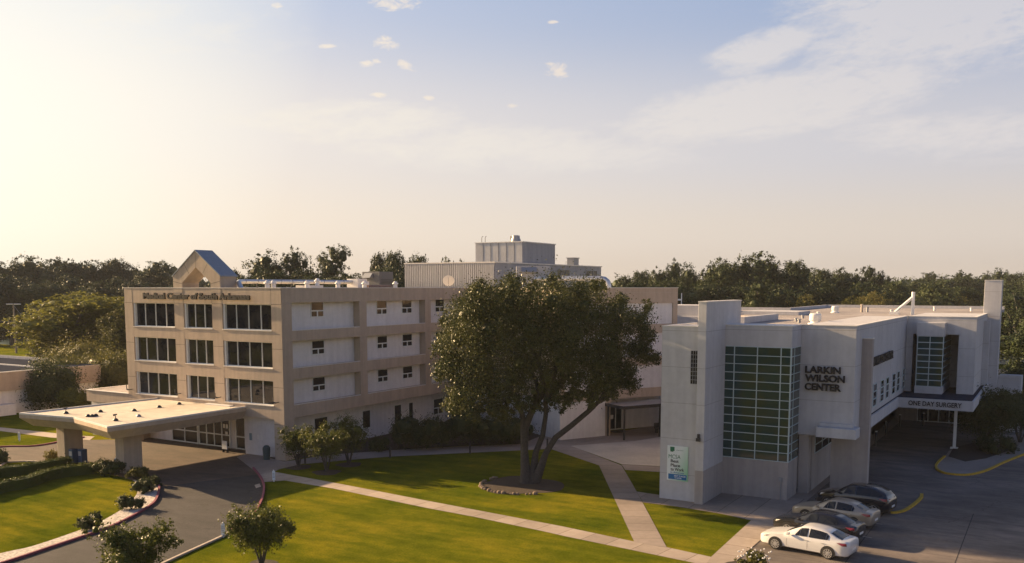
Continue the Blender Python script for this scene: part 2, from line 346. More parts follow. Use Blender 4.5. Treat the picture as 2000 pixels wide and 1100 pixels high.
def grass_mat():
    m = bpy.data.materials.new('mown_grass'); m.use_nodes = True; nt = m.node_tree; N = nt.nodes; L = nt.links; b = N['Principled BSDF']
    b.inputs['Roughness'].default_value = .95; b.inputs['Specular IOR Level'].default_value = .0
    tc = N.new('ShaderNodeTexCoord')
    def nz(s, d, rough=.6, sx=1, sy=1, rot=0):
        mp = N.new('ShaderNodeMapping'); mp.inputs['Scale'].default_value = (sx, sy, 1); mp.inputs['Rotation'].default_value = (0, 0, rot); L.new(tc.outputs['Object'], mp.inputs[0])
        n = N.new('ShaderNodeTexNoise'); n.inputs['Scale'].default_value = s; n.inputs['Detail'].default_value = d; n.inputs['Roughness'].default_value = rough
        L.new(mp.outputs[0], n.inputs['Vector']); return n.outputs[0]
    def rp(f, pts):
        r = N.new('ShaderNodeValToRGB'); L.new(f, r.inputs[0])
        while len(r.color_ramp.elements) < len(pts): r.color_ramp.elements.new(.5)
        for e, (p, c) in zip(r.color_ramp.elements, pts): e.position = p; e.color = tuple(c) + (1,)
        return r.outputs[0]
    a = rp(nz(.16, 5), [(.34, (.098, .125, .010)), (.5, (.158, .166, .014)), (.66, (.228, .206, .020))])
    b2 = rp(nz(1.1, 7, .7), [(.32, (.74, .82, .74)), (.68, (1.18, 1.12, 1.08))])
    c = rp(nz(9, 6, .75, 1, 1.6), [(.3, (.5, .56, .5)), (.7, (1.42, 1.38, 1.3))])
    d = rp(nz(.55, 5, .6, .35, 1.7, .12), [(.38, (.74, .82, .8)), (.62, (1.18, 1.12, 1.0))])
    last = a
    for q in (b2, c, d):
        mx = N.new('ShaderNodeMix'); mx.data_type = 'RGBA'; mx.blend_type = 'MULTIPLY'; mx.inputs[0].default_value = 1; L.new(last, mx.inputs[6]); L.new(q, mx.inputs[7]); last = mx.outputs[2]
    L.new(last, b.inputs['Base Color'])
    bp = N.new('ShaderNodeBump'); bp.inputs['Strength'].default_value = 1.0; bp.inputs['Distance'].default_value = .16
    L.new(nz(14, 5, .8), bp.inputs['Height']); L.new(bp.outputs[0], b.inputs['Normal'])
    return m
M['grass'] = grass_mat()

def leaf_mat(name, c, c2, trans=.35, rough=.55):
    m = bpy.data.materials.new(name); m.use_nodes = True; nt = m.node_tree; N = nt.nodes; L = nt.links; N.clear()
    out = N.new('ShaderNodeOutputMaterial'); geo = N.new('ShaderNodeNewGeometry'); oi = N.new('ShaderNodeObjectInfo')
    tc = N.new('ShaderNodeTexCoord'); nz = N.new('ShaderNodeTexNoise'); nz.inputs['Scale'].default_value = .5; L.new(tc.outputs['Object'], nz.inputs['Vector'])
    ad = N.new('ShaderNodeMath'); ad.operation = 'MULTIPLY_ADD'; L.new(geo.outputs['Random Per Island'], ad.inputs[0]); ad.inputs[1].default_value = .55
    s = N.new('ShaderNodeMath'); s.operation = 'MULTIPLY_ADD'; L.new(nz.outputs[0], s.inputs[0]); s.inputs[1].default_value = 1.5; s.inputs[2].default_value = -.55
    L.new(s.outputs[0], ad.inputs[2])
    r = N.new('ShaderNodeMix'); r.data_type = 'RGBA'; r.clamp_factor = True; L.new(ad.outputs[0], r.inputs[0]); r.inputs[6].default_value = tuple(c) + (1,); r.inputs[7].default_value = tuple(c2) + (1,)
    hs = N.new('ShaderNodeHueSaturation'); L.new(r.outputs[2], hs.inputs['Color'])
    v = N.new('ShaderNodeMath'); v.operation = 'MULTIPLY_ADD'; L.new(oi.outputs['Random'], v.inputs[0]); v.inputs[1].default_value = .5; v.inputs[2].default_value = .75; L.new(v.outputs[0], hs.inputs['Value'])
    h = N.new('ShaderNodeMath'); h.operation = 'MULTIPLY_ADD'; L.new(oi.outputs['Random'], h.inputs[0]); h.inputs[1].default_value = -.03; h.inputs[2].default_value = .515; L.new(h.outputs[0], hs.inputs['Hue'])
    d = N.new('ShaderNodeBsdfPrincipled'); d.inputs['Roughness'].default_value = rough; d.inputs['Specular IOR Level'].default_value = .16; L.new(hs.outputs[0], d.inputs['Base Color'])
    t = N.new('ShaderNodeBsdfTranslucent'); L.new(hs.outputs[0], t.inputs[0]); mx = N.new('ShaderNodeMixShader'); mx.inputs[0].default_value = trans
    L.new(d.outputs[0], mx.inputs[1]); L.new(t.outputs[0], mx.inputs[2]); L.new(mx.outputs[0], out.inputs[0])
    return m
M['leaf_oak'] = leaf_mat('glossy_oak_leaf', (.026, .040, .015), (.112, .116, .036), .2, .42)
M['leaf_myrtle'] = leaf_mat('myrtle_leaf', (.060, .080, .018), (.17, .17, .035), .3, .45)
M['leaf_shrub'] = leaf_mat('dark_shrub_leaf', (.034, .050, .019), (.075, .09, .028), .25)
M['leaf_hedge'] = leaf_mat('hedge_leaf', (.06, .08, .015), (.12, .14, .025), .25)
M['leaf_far'] = leaf_mat('woodland_leaf', (.028, .046, .019), (.066, .082, .028), .14)
M['leaf_pine'] = leaf_mat('pine_needle', (.026, .042, .022), (.06, .075, .03), .2)
M['leaf_bright'] = leaf_mat('sunlit_yellow_green_leaf', (.11, .125, .022), (.22, .21, .04), .4)
M['leaf_olive'] = leaf_mat('olive_leaf', (.085, .09, .022), (.17, .15, .04), .35)

def glass(name, c, rough=.04, spec=.6, c2=None):
    m = bpy.data.materials.new(name); m.use_nodes = True; b = m.node_tree.nodes['Principled BSDF']; N = m.node_tree.nodes; L = m.node_tree.links
    b.inputs['Roughness'].default_value = rough; b.inputs['Specular IOR Level'].default_value = spec; b.inputs['Base Color'].default_value = tuple(c) + (1,)
    if c2:
        tc = N.new('ShaderNodeTexCoord'); nz = N.new('ShaderNodeTexNoise'); nz.inputs['Scale'].default_value = .9; nz.inputs['Detail'].default_value = 2; L.new(tc.outputs['Object'], nz.inputs['Vector'])
        r = N.new('ShaderNodeValToRGB'); L.new(nz.outputs[0], r.inputs[0]); r.color_ramp.elements[0].position = .45; r.color_ramp.elements[1].position = .65
        r.color_ramp.elements[0].color = tuple(c) + (1,); r.color_ramp.elements[1].color = tuple(c2) + (1,); L.new(r.outputs[0], b.inputs['Base Color'])
    # very faint waviness of float glass
    tc = N.new('ShaderNodeTexCoord'); nz = N.new('ShaderNodeTexNoise'); nz.inputs['Scale'].default_value = .8; L.new(tc.outputs['Object'], nz.inputs['Vector'])
    bp = N.new('ShaderNodeBump'); bp.inputs['Strength'].default_value = .05; bp.inputs['Distance'].default_value = .05; L.new(nz.outputs[0], bp.inputs['Height']); L.new(bp.outputs[0], b.inputs['Normal'])
    return m
M['glass'] = glass('tinted_window_glass', (.010, .012, .018), .03, .45, (.035, .034, .034))  # paler noise patches painted in for sky reflections and the lighter interior
M['glass_green'] = glass('green_tinted_glass', (.014, .050, .052), .05, .55, (.026, .052, .036))
M['glass_car'] = glass('car_glass', (.012, .014, .017), .03, .5)
M['glass_dark'] = glass('dark_door_glass', (.018, .018, .02), .06, .4)

# ============================================================ GROUND
def sheet(name, poly, z, m, thick=None):
    me = MB(); pts = [(p[0], p[1], z) for p in poly]
    a = sum(pts[i][0] * pts[(i + 1) % len(pts)][1] - pts[(i + 1) % len(pts)][0] * pts[i][1] for i in range(len(pts)))
    if a < 0: pts.reverse()
    me.quad(*pts)
    return struct(me.build(name, m))
def gp(*pp): return [G(x, y) for x, y in pp]
def smooth_line(pts, n=6):
    pts = [Vector((p[0], p[1])) for p in pts]; out = []
    for i in range(len(pts) - 1):
        p0 = pts[max(i - 1, 0)]; p1 = pts[i]; p2 = pts[i + 1]; p3 = pts[min(i + 2, len(pts) - 1)]
        for k in range(n):
            t = k / n; out.append(0.5 * ((2 * p1) + (-p0 + p2) * t + (2 * p0 - 5 * p1 + 4 * p2 - p3) * t * t + (-p0 + 3 * p1 - 3 * p2 + p3) * t ** 3))
    out.append(pts[-1]); return out

g = MB(); g.quad((-5000, -3000, 0), (5000, -3000, 0), (5000, 7000, 0), (-5000, 7000, 0)); struct(g.build('ground', M['grass']))
# drive: kerb lines (outer = lawn side at right, inner = island)
outer = smooth_line(gp((485, 905), (505.6, 928.6), (514, 944), (515.5, 959), (510, 981), (492, 1008), (453, 1036), (433, 1049.6), (325, 1099), (200, 1160), (60, 1230)))
inner = smooth_line(gp((290, 930), (304, 942), (311, 953), (304, 979), (286, 994), (262, 1008), (230, 1024), (196, 1038), (98, 1071), (10, 1100), (-160, 1150)))
asp = outer + list(reversed(inner))
sheet('asphalt_drive', asp, .008, M['asphalt'])
# concrete forecourt under the canopy and the lane to the left
fore = [(-57.0, 54.4), (-72.0, 54.4), (-73.5, 52.2), (-77.2, 49.6)] + [tuple(p[:2]) for p in gp((60, 872), (0, 874), (-80, 885), (-160, 940), (0, 912), (13, 903.6), (52, 902), (118, 905))] + [(-59.5, 42.0), (-55.5, 41.3)] + [tuple(p[:2]) for p in gp((290, 940), (311, 952), (400, 940), (505.6, 927))] + [(-51.9, 50.0), (-52.3, 52.4)]
sheet('forecourt', fore, .012, M['brick_pave'])
sheet('entrance_apron', gp((505, 926.5), (462, 893), (490, 884), (520, 893), (555, 902), (600, 896), (598, 905), (545, 917), (536, 922)), .018, M['conc_warm'])
# walks
w1u = gp((505, 925), (536, 922), (672, 947), (821, 976), (945, 999.5), (1100, 1029), (1237, 1058), (1305, 1070), (1389, 1088.4), (1440, 1100))
w1l = gp((513, 942), (557, 939), (650, 954.5), (830, 992), (926, 1010), (1060, 1038), (1104, 1048), (1230, 1074), (1355, 1100), (1420, 1116))
def seam_mat(name, base, ax, per, off=0.0):
    m = M[base].copy(); m.name = name; nt = m.node_tree; N = nt.nodes; L = nt.links; b = N['Principled BSDF']; src = b.inputs['Base Color'].links[0].from_socket
    tc = N.new('ShaderNodeTexCoord'); dt = N.new('ShaderNodeVectorMath'); dt.operation = 'DOT_PRODUCT'; L.new(tc.outputs['Object'], dt.inputs[0]); dt.inputs[1].default_value = (ax[0], ax[1], 0)
    a = N.new('ShaderNodeMath'); a.operation = 'ADD'; a.inputs[1].default_value = off; L.new(dt.outputs['Value'], a.inputs[0])
    p = N.new('ShaderNodeMath'); p.operation = 'PINGPONG'; L.new(a.outputs[0], p.inputs[0]); p.inputs[1].default_value = per / 2
    lt = N.new('ShaderNodeMath'); lt.operation = 'LESS_THAN'; L.new(p.outputs[0], lt.inputs[0]); lt.inputs[1].default_value = .025
    mx = N.new('ShaderNodeMix'); mx.data_type = 'RGBA'; mx.blend_type = 'MULTIPLY'; L.new(lt.outputs[0], mx.inputs[0]); L.new(src, mx.inputs[6]); mx.inputs[7].default_value = (.5, .48, .46, 1)
    # slab to slab tone
    fl = N.new('ShaderNodeMath'); fl.operation = 'DIVIDE'; L.new(a.outputs[0], fl.inputs[0]); fl.inputs[1].default_value = per
    f2 = N.new('ShaderNodeMath'); f2.operation = 'FLOOR'; L.new(fl.outputs[0], f2.inputs[0])
    wn = N.new('ShaderNodeTexWhiteNoise'); wn.noise_dimensions = '1D'; L.new(f2.outputs[0], wn.inputs['W'])
    mr = N.new('ShaderNodeMapRange'); L.new(wn.outputs['Value'], mr.inputs[0]); mr.inputs[3].default_value = .86; mr.inputs[4].default_value = 1.06
    hs = N.new('ShaderNodeHueSaturation'); L.new(mx.outputs[2], hs.inputs['Color']); L.new(mr.outputs[0], hs.inputs['Value'])
    L.new(hs.outputs[0], b.inputs['Base Color']); return m
d1 = (w1u[-1] - w1u[1]).normalized()
sheet('walkway', w1u + list(reversed(w1l)), .016, seam_mat('jointed_walk', 'conc', d1, 1.6))
a, b_ = G(1170, 909.5), G(1237, 1057); d2 = (b_ - a).normalized()
sheet('walkway', gp((1073, 876.5), (1170, 909.5), (1239, 1059.5), (1303, 1071.5), (1243.7, 961), (1214, 909.5), (1115, 871), (1190, 855), (1290, 850), (1290, 842), (1181, 849), (1093.6, 858), (1060, 850)), .020, seam_mat('jointed_walk', 'conc_warm', d2, 1.6))
sheet('patio', gp((1115, 871.5), (1214, 907.5)) + [Vector((-25.5, 66.2, 0)), Vector((-22.0, 66.5, 0)), Vector((-22.0, 84, 0)), Vector((-30.5, 81, 0))] + gp((1240, 862)), .025, M['patio'])
sheet('walkway', gp((1214, 908), (1296, 912)) + gp((1296, 923), (1221, 918.5)), .024, M['conc_warm'])
# band along the building
sheet('walkway', gp((590, 897), (598, 906.5), (680, 899), (760.5, 892.5), (914, 885), (1022, 880), (1075, 877), (1060, 851), (1016, 868), (883, 873), (760, 880), (640, 889)), .022, M['conc_warm'])
bed = gp((575, 897), (640, 888.5), (760, 880), (883, 872), (1016, 867.5), (1062, 850)) + [Vector((-41.2, 74.3, 0)), Vector((-52.5, 80.8, 0)), Vector((-54.2, 80, 0)), Vector((-54.2, 53.8, 0)), Vector((-52.74, 53.8, 0))]
sheet('planting_bed', bed, .010, M['mulch'])
# apron around the right building, strip, lot
sheet('walkway', gp((1243.7, 961), (1291, 968)) + [Vector((-22, 58, 0)), Vector((-22, 60.5, 0)), Vector((-13.45, 60.5, 0)), Vector((-13.45, 52.7, 0))] + gp((1467, 1017), (1412, 1005), (1322, 990), (1256, 982)), .026, seam_mat('jointed_walk', 'conc_warm', (1, 0), 1.9, .4))
sheet('walkway', gp((1467, 1017)) + [Vector((-13.45, 52.7, 0)), Vector((-13.42, 44.0, 0)), Vector((-13.5, 40, 0))] + gp((1360, 1130), (1389, 1088.5)), .028, seam_mat('jointed_walk', 'conc', (0, 1), 1.9))
sheet('walkway', [(-22, 57), (-13.43, 57), (-13.43, 104), (-22, 104)], .013, M['conc_warm'])
sheet('patio', gp((1093, 862), (1115, 872), (1292, 880)) + [Vector((-22, 70, 0)), Vector((-22, 100, 0)), Vector((-30, 100, 0)), Vector((-36, 80, 0)), Vector((-38.4, 72.9, 0))], .012, M['conc_warm'])
lot = [(-13.44, 30), (-13.44, 60.5), (-13.6, 62), (-13.6, 104), (-1.0, 104), (10, 140), (60, 140), (60, 30)]
def lot_mat():
    m = seam_mat('jointed_lot', 'lot', (1, 0), 4.6, 1.0)
    return m
sheet('parking_lot', lot, .006, seam_mat('lot_joints', 'lot', (0, 1), 4.4, 1.5))
far_asph = [(-13.6, 104), (40, 104), (60, 150), (-5, 150)]

def kerb(name, pts, m, w=.16, h=.13, closed=False):
    mb = MB(); pts = [Vector((p[0], p[1])) for p in pts]; n = len(pts); rows = []
    for i in range(n):
        d = (pts[min(i + 1, n - 1)] - pts[max(i - 1, 0)]).normalized(); nn = Vector((d.y, -d.x))
        rows.append((pts[i] - nn * w / 2, pts[i] + nn * w / 2))
    for a, b in rows: mb.v += [(a.x, a.y, 0), (a.x, a.y, h), (b.x, b.y, h), (b.x, b.y, 0)]
    for i in range(n - 1):
        for k in range(3): mb.f.append((4 * i + k, 4 * i + k + 1, 4 * i + 5 + k, 4 * i + 4 + k))
    mb.f.append((0, 1, 2, 3)); e = 4 * (n - 1); mb.f.append((e + 3, e + 2, e + 1, e))
    o = mb.build(name, m); 
    return struct(o)
kerb('kerb', outer[3:38], M['red_kerb'], .14)
kerb('kerb', outer[38:], M['kerb'], .16, .10)
kerb('kerb', inner[4:], M['red_kerb'], .14)
lawn_edge = smooth_line(gp((258, 938), (268, 947), (267, 966), (254, 980), (239, 995), (193, 1021.5), (157, 1036), (65.5, 1067), (0, 1082), (-150, 1122)))
gr = sheet('gravel_bed', [p for p in inner[6:]] + list(reversed(lawn_edge)), .03, M['gravel']); gr['kind'] = 'stuff'; tag(gr, 'white gravel strip between the round lawn and the curved kerb', 'gravel')
isl = smooth_line(gp((1845, 893), (1832, 905), (1828, 914), (1834, 921), (1852, 927), (1890, 929), (1925, 921), (1960, 905), (2000, 889), (2080, 860)), 5)
kerb('yellow_kerb', isl, M['yellow'], .17, .14)
sheet('island', [p for p in isl] + [Vector((3, 97)), Vector((-5.0, 97)), Vector((-6.2, 86)), Vector((-7.3, 85))], .05, M['conc_warm'])
kerb('yellow_kerb', smooth_line(gp((1739, 1003), (1752, 1002.5), (1768, 998), (1785, 987), (1799, 974), (1800, 967)), 4), M['yellow'], .2, .12)
kerb('kerb', smooth_line(gp((-80, 886), (0, 874), (60, 872.5), (100, 867), (130, 860), (165, 855)), 4), M['red_kerb'], .16, .12)
kerb('kerb', gp((0, 912), (13, 903.6), (52, 902), (118, 905)), M['kerb'], .15, .1)
sheet('walkway', gp((-60, 824), (0, 835), (150, 851), (185, 853), (175, 860), (100, 855), (0, 842), (-60, 833)), .015, M['conc'])
# mulch rings
def ring(px, py, r, z=.014, name='mulch_ring'):
    c = G(px, py); rnd = random.Random(px); ph = [rnd.uniform(0, 6.28) for _ in range(3)]
    return sheet(name, [(c.x + math.cos(t) * r * (1 + .08 * math.sin(3 * t + ph[0]) + .05 * math.sin(5 * t + ph[1])), c.y + math.sin(t) * r * (1 + .08 * math.sin(3 * t + ph[0]) + .05 * math.sin(5 * t + ph[1]))) for t in [i * math.tau / 24 for i in range(24)]], z, M['mulch'])
for p in ((583, 913, 1.0), (638, 923, 1.05), (682, 908, 1.0), (511, 1104, .9), (1020, 948, 2.9)): ring(*p)
# drain covers / small slab
sheet('slab', gp((497, 948), (507, 945), (510, 951), (500, 954)), .02, M['conc'])
# parking joint lines that are not in the lot material
for i, y in enumerate((50.1, 53.4, 56.8)):
    sheet('parking_line', [(-13.3, y + .4), (-8.2, y - .4), (-8.2, y - .48), (-13.3, y + .32)], .011, M['kerb'])
for xx in (-8.6, -3.8, 1.0): sheet('parking_line', [(xx, 30), (xx + .05, 30), (xx + .05, 62), (xx, 62)], .0105, M['asphalt'])
# distant lane at right
sheet('far_road', gp((1925, 722), (2100, 716), (2100, 727), (1925, 731)), .03, M['conc'])

# ============================================================ MAIN HOSPITAL BUILDING
X0, X1, Y0 = -72.1, -52.74, 52.57; ZT = 13.85
hosp = empty('hospital_building', 'four storey beige concrete hospital with a gabled arch on its roof', 'building', (X1, Y0, 0))
def hb(mb, name, m, parent=hosp, **k):
    o = mb.build(name, m, parent, **k)
    if parent is hosp: o.matrix_parent_inverse = Matrix.Translation((-X1, -Y0, 0))
    return o
Fz = [(12.56, ZT), (9.52, 10.42), (6.41, 7.37), (3.3, 4.35)]
cols = [(-72.1, -71.0), (-65.42, -64.25), (-60.7, -59.5), (-53.86, -52.74)]
fw = MB()
fw.box(X0, cols[0][1], Y0, Y0 + .6, 0, ZT)
fw.box(cols[3][0], X1, Y0, Y0 + 1.13, 0, ZT)
for c in cols[1:3]: fw.box(c[0], c[1], Y0, Y0 + .6, 3.3, ZT)
for z0, z1 in Fz:
    for i in range(3): fw.box(cols[i][1], cols[i + 1][0], Y0 + .004, Y0 + .6, z0, z1)
hb(fw, 'wall', M['beige'])
# panel joints on the front (thin dark grooves)
def groove(*q): gj = MB(); gj.box(*q); hb(gj, 'panel_joint', M['dark'])
for z in (12.56, 9.0, 5.9, 2.9):
    for c in cols: groove(c[0] - .001, c[1] + .001, Y0 - .004, Y0 + .02, z, z + .025)
for c in cols:
    for x in c: groove(x - .012, x + .012, Y0 - .003, Y0 + .02, 12.59, ZT - .02)
# front windows
npan = (4, 3, 4)
for (zt, zb) in ((12.56, 10.42), (9.52, 7.37), (6.41, 4.35)):
    for i in range(3):
        xa, xb = cols[i][1], cols[i + 1][0]; n = npan[i]; mb = MB(); yg = Y0 + .30
        for k in range(n + 1):
            xk = xa + (xb - xa) * k / n; w = .055
            if k == 0: mb.box(xa + .005, xa + .2, Y0 + .12, yg + .06, zb, zt - .005)
            elif k == n: mb.box(xb - .07, xb - .005, yg - .06, yg + .06, zb, zt - .005)
            else: mb.box(xk - w / 2, xk + w / 2, yg - .06, yg + .06, zb, zt - .005)
        mb.box(xa + .005, xb - .005, yg - .055, yg + .055, zt - .06, zt - .004); mb.box(xa + .005, xb - .005, yg - .055, yg + .055, zb + .06, zb + .12)
        fr = hb(mb, 'window', M['mullion']); p = MB(); p.quad((xa, yg + .02, zb), (xb, yg + .02, zb), (xb, yg + .02, zt), (xa, yg + .02, zt)); p.build('pane', M['glass'], fr)
        s = MB(); s.box(xa + .004, xb - .004, Y0 - .05, yg + .2, zb - .006, zb + .06); hb(s, 'sill', M['light_top'])
# side facade (+X)
XR = X1 - .68
sidec = [(62.0, 62.95), (71.7, 72.65), (80.4, 81.25)]
sw = MB()
for a, b in sidec: sw.box(XR - .02, X1, a, b, 3.38, ZT)
segs = [(Y0 + 1.13, 62.0), (62.95, 71.7), (72.65, 80.4)]
for z0, z1 in ((12.7, ZT), (9.6, 10.44), (6.5, 7.4), (3.38, 4.4)):
    for a, b in segs: sw.box(XR - .02, X1 - .004, a, b, z0, z1)
hb(sw, 'side_frame', M['beige'])
inf = MB(); inf.box(XR - .5, XR - .021, Y0 + 1.13, 81.3, 3.4, 12.9); hb(inf, 'side_wall', M['white_stucco'])
led = MB()
for z in (10.44, 7.4, 4.4):
    for a, b in segs: led.box(X1 - .11, X1 - .004, a + .01, b - .01, z, z + .05)
hb(led, 'ledge', M['light_top'])
core = MB(); core.box(X0 + .3, -54.2, Y0 + 1.9, 87, 0, 3.38); hb(core, 'ground_floor_wall', M['white_stucco'])
bk = MB(); bk.box(X0 + .1, XR - .5, Y0 + .62, 86.9, 3.4, 13.45); bk.box(X0 + .02, X0 + .32, Y0 + .6, 87, 0, ZT); bk.box(X0 + .02, -53, 87, 87.3, 0, ZT); hb(bk, 'rear_wall', M['beige'])
cp = MB(); cp.box(X0 - .03, X1 + .03, Y0 - .03, Y0 + .35, ZT, ZT + .05); cp.box(X1 - .35, X1 + .03, Y0 + .352, 81.2, ZT, ZT + .05); cp.box(X0 - .03, X0 + .3, Y0 + .352, 87.3, ZT, ZT + .05)
hb(cp, 'coping', M['light_top'])
par = MB(); par.box(X1 - .34, X1 - .01, Y0 + 1.13, 81.2, 13.4, ZT - .003); hb(par, 'parapet', M['beige'])
rf = MB(); rf.quad((X0 + .3, Y0 + .6, 13.47), (X1 - .3, Y0 + .6, 13.47), (X1 - .3, 87, 13.47), (X0 + .3, 87, 13.47)); hb(rf, 'roof', M['roof_light'])
def side_window(ya, yb, za, zb, x, split=True, parent=hosp, frame='mullion'):
    mb = MB(); zm = za + (zb - za) * .42
    mb.box(x, x + .05, ya, ya + .06, za, zb); mb.box(x, x + .05, yb - .06, yb, za, zb); mb.box(x, x + .05, ya + .06, yb - .06, za, za + .08); mb.box(x, x + .05, ya + .06, yb - .06, zb - .05, zb)
    if split:
        mb.box(x, x + .06, ya + .06, yb - .06, zm - .05, zm + .05); mb.box(x, x + .055, (ya + yb) / 2 - .06, (ya + yb) / 2 + .06, za + .08, zm - .05)
    fr = hb(mb, 'window', M[frame], parent); p = MB(); p.quad((x + .02, ya, za), (x + .02, yb, za), (x + .02, yb, zb), (x + .02, ya, zb)); p.build('pane', M['glass_dark'], fr)
for dz in (0, -3.15, -6.25):
    for ya, yb in ((56.6, 58.15), (65.15, 66.65), (68.9, 70.45), (74.3, 75.85), (78.2, 79.5)):
        side_window(ya, yb, 11.42 + dz, 12.72 + dz if dz == 0 else 12.62 + dz, XR - .02)
for ya, yb, za, zb in ((57.5, 59.2, .95, 2.75), (63.8, 64.95, .95, 2.65), (68.5, 69.6, .95, 2.65), (70.75, 71.5, .8, 2.65), (74.9, 76.6, .9, 2.55)):
    side_window(ya, yb, za, zb, -54.2, ya > 74)
# recessed lobby front
YL = Y0 + 1.9
for xa, xb, n in ((-68.6, -65.2, 2), (-65.0, -61.1, 4), (-60.3, -58.1, 2)):
    mb = MB(); y = YL - .08
    for k in range(n + 1):
        xk = xa + (xb - xa) * k / n; mb.box(xk - .05, xk + .05, y - .04, y + .05, .02, 2.85)
    for z in (.08, 1.12, 2.8):
        for k in range(n): mb.box(xa + (xb - xa) * k / n + .05, xa + (xb - xa) * (k + 1) / n - .05, y - .035, y + .045, z - .05, z + .05)
    fr = hb(mb, 'door', M['mullion']); p = MB(); p.quad((xa, y + .01, .02), (xb, y + .01, .02), (xb, y + .01, 2.85), (xa, y + .01, 2.85)); p.build('pane', M['glass_dark'], fr)
nt = MB(); nt.box(-58.0, -54.2, YL - 1.2, YL - .005, 0, 3.3); hb(nt, 'entrance_wall', M['white_stucco'])
for x in (-56.55, -56.2): nb = MB(); nb.box(x, x + .25, YL - 1.22, YL - 1.203, 1.35, 1.75); hb(nb, 'notice', M['white_metal'])
nb = MB(); nb.box(-57.5, -57.2, YL - 1.22, YL - 1.203, 1.2, 1.8); hb(nb, 'notice', M['trim_blue'])
for q in ((-61.85, -61.6, 1.75, 2.1), (-61.5, -61.25, 1.75, 2.1), (-61.6, -61.3, 1.2, 1.45)): nb = MB(); nb.box(q[0], q[1], YL - .15, YL - .13, q[2], q[3]); hb(nb, 'notice', M['white_metal'])
# wall lamps on front columns
for x in (-71.55, -65.0, -60.0, -53.3):
    mb = MB(); mb.tube([(x, Y0, 4.75), (x, Y0 - .45, 4.72)], .035, 6); mb.tube([(x - .18, Y0 - .47, 4.8), (x - .05, Y0 - .42, 4.74), (x + .12, Y0 - .42, 4.74)], [.05, .07, .05], 8); mb.tube([(x - .16, Y0 - .44, 4.78), (x - .2, Y0 - .44, 5.15)], .04, 6)
    hb(mb, 'wall_lamp', M['dark'])
# gabled arch
gx0, gx1, ge, ga = -65.42, -59.6, 14.83, 16.95; xm = (gx0 + gx1) / 2
ix0, ix1, ie, ia = gx0 + 1.15, gx1 - 1.15, 14.32, 15.60
def gable(mb, y0, y1):
    o = [(gx0, ZT - .4), (gx0, ge), (xm, ga), (gx1, ge), (gx1, ZT - .4)]; i = [(ix0, ZT - .4), (ix0, ie), (xm, ia), (ix1, ie), (ix1, ZT - .4)]
    for y, fl in ((y0, False), (y1, True)):
        for k in range(4):
            q = [(o[k][0], y, o[k][1]), (i[k][0], y, i[k][1]), (i[k + 1][0], y, i[k + 1][1]), (o[k + 1][0], y, o[k + 1][1])]
            mb.quad(*(q if fl else q[::-1]))
    for pl, fl in ((o, True), (i, False)):
        for k in range(4):
            q = [(pl[k][0], y0, pl[k][1]), (pl[k + 1][0], y0, pl[k + 1][1]), (pl[k + 1][0], y1, pl[k + 1][1]), (pl[k][0], y1, pl[k][1])]
            mb.quad(*(q if fl else q[::-1]))
ga_m = MB(); gable(ga_m, Y0 - .012, Y0 + 1.75); ga_o = hb(ga_m, 'gable_arch', M['beige'])
rfm = MB()
for s in (-1, 1):
    xe = gx0 - .1 if s < 0 else gx1 + .1
    a = Vector((xm, 0, ga + .03)); e = Vector((xe, 0, ge - .02))
    q = [(a.x, Y0 - .06, a.z), (e.x, Y0 - .06, e.z), (e.x, Y0 + 1.82, e.z), (a.x, Y0 + 1.82, a.z)]
    q2 = [(p[0], p[1], p[2] + .09) for p in q]
    if s < 0: q, q2 = q[::-1], q2[::-1]
    rfm.quad(*q2[::1]); rfm.quad(*q[::-1]); n = 4
    for k in range(4): rfm.quad(q[k], q[(k + 1) % 4], q2[(k + 1) % 4], q2[k])
go = rfm.build('arch_roof', M['blue_roof'], ga_o)
js = MB()
for px_, pz_, qx, qz in ((xm, ga, xm, ia), (gx0 + 1.45, 15.9 + .0, ix0 + .9, 15.1), (gx1 - 1.45, 15.9, ix1 - .9, 15.1), (gx0, ge - .4, ix0, ie - .1), (gx1, ge - .4, ix1, ie - .1)):
    d = Vector((qx - px_, 0, qz - pz_)); nrm = Vector((-d.z, 0, d.x)).normalized() * .015
    js.quad((px_ - nrm.x, Y0 - .018, pz_ - nrm.z), (px_ + nrm.x, Y0 - .018, pz_ + nrm.z), (qx + nrm.x, Y0 - .018, qz + nrm.z), (qx - nrm.x, Y0 - .018, qz - nrm.z))
js.build('panel_joint', M['dark'], ga_o)
ob = MB(); ob.box(-61.4, -60.75, Y0 + .7, Y0 + 1.5, 13.47, 14.1); hb(ob, 'roof_hatch', M['light_top'])
words('sign_lettering', 'Medical Center of South Arkansas', M['letter'], hosp, (-69.15, Y0 - .16, 12.93), (1, 0, 0), .52, 13.2, .14, .045, Matrix.Translation((-X1, -Y0, 0)))
# annex at left
an = MB(); an.box(-78.2, X0 + .0, Y0 + .4, 60.5, 0, 3.25); hb(an, 'annex_wall', M['white_stucco'])
an = MB(); an.box(-78.3, X0 - .004, Y0 - .0, 60.6, 3.25, 4.28); hb(an, 'annex_fascia', M['beige'])
an = MB(); an.box(-78.36, X0 - .006, Y0 - .06, Y0 + .2, 4.28, 4.34); an.box(-78.36, -78.1, Y0 + .2, 60.6, 4.28, 4.34); hb(an, 'annex_coping', M['light_top'])
an = MB(); an.quad((-78.1, Y0 + .2, 4.29), (X0 - .01, Y0 + .2, 4.29), (X0 - .01, 60.6, 4.29), (-78.1, 60.6, 4.29)); hb(an, 'annex_roof', M['roof_gravel'])
# blue doors visible far left of lobby
an = MB(); an.box(-73.9, -72.9, Y0 + .35, Y0 + .41, 0.02, 2.1); hb(an, 'side_door', M['blue_box'])
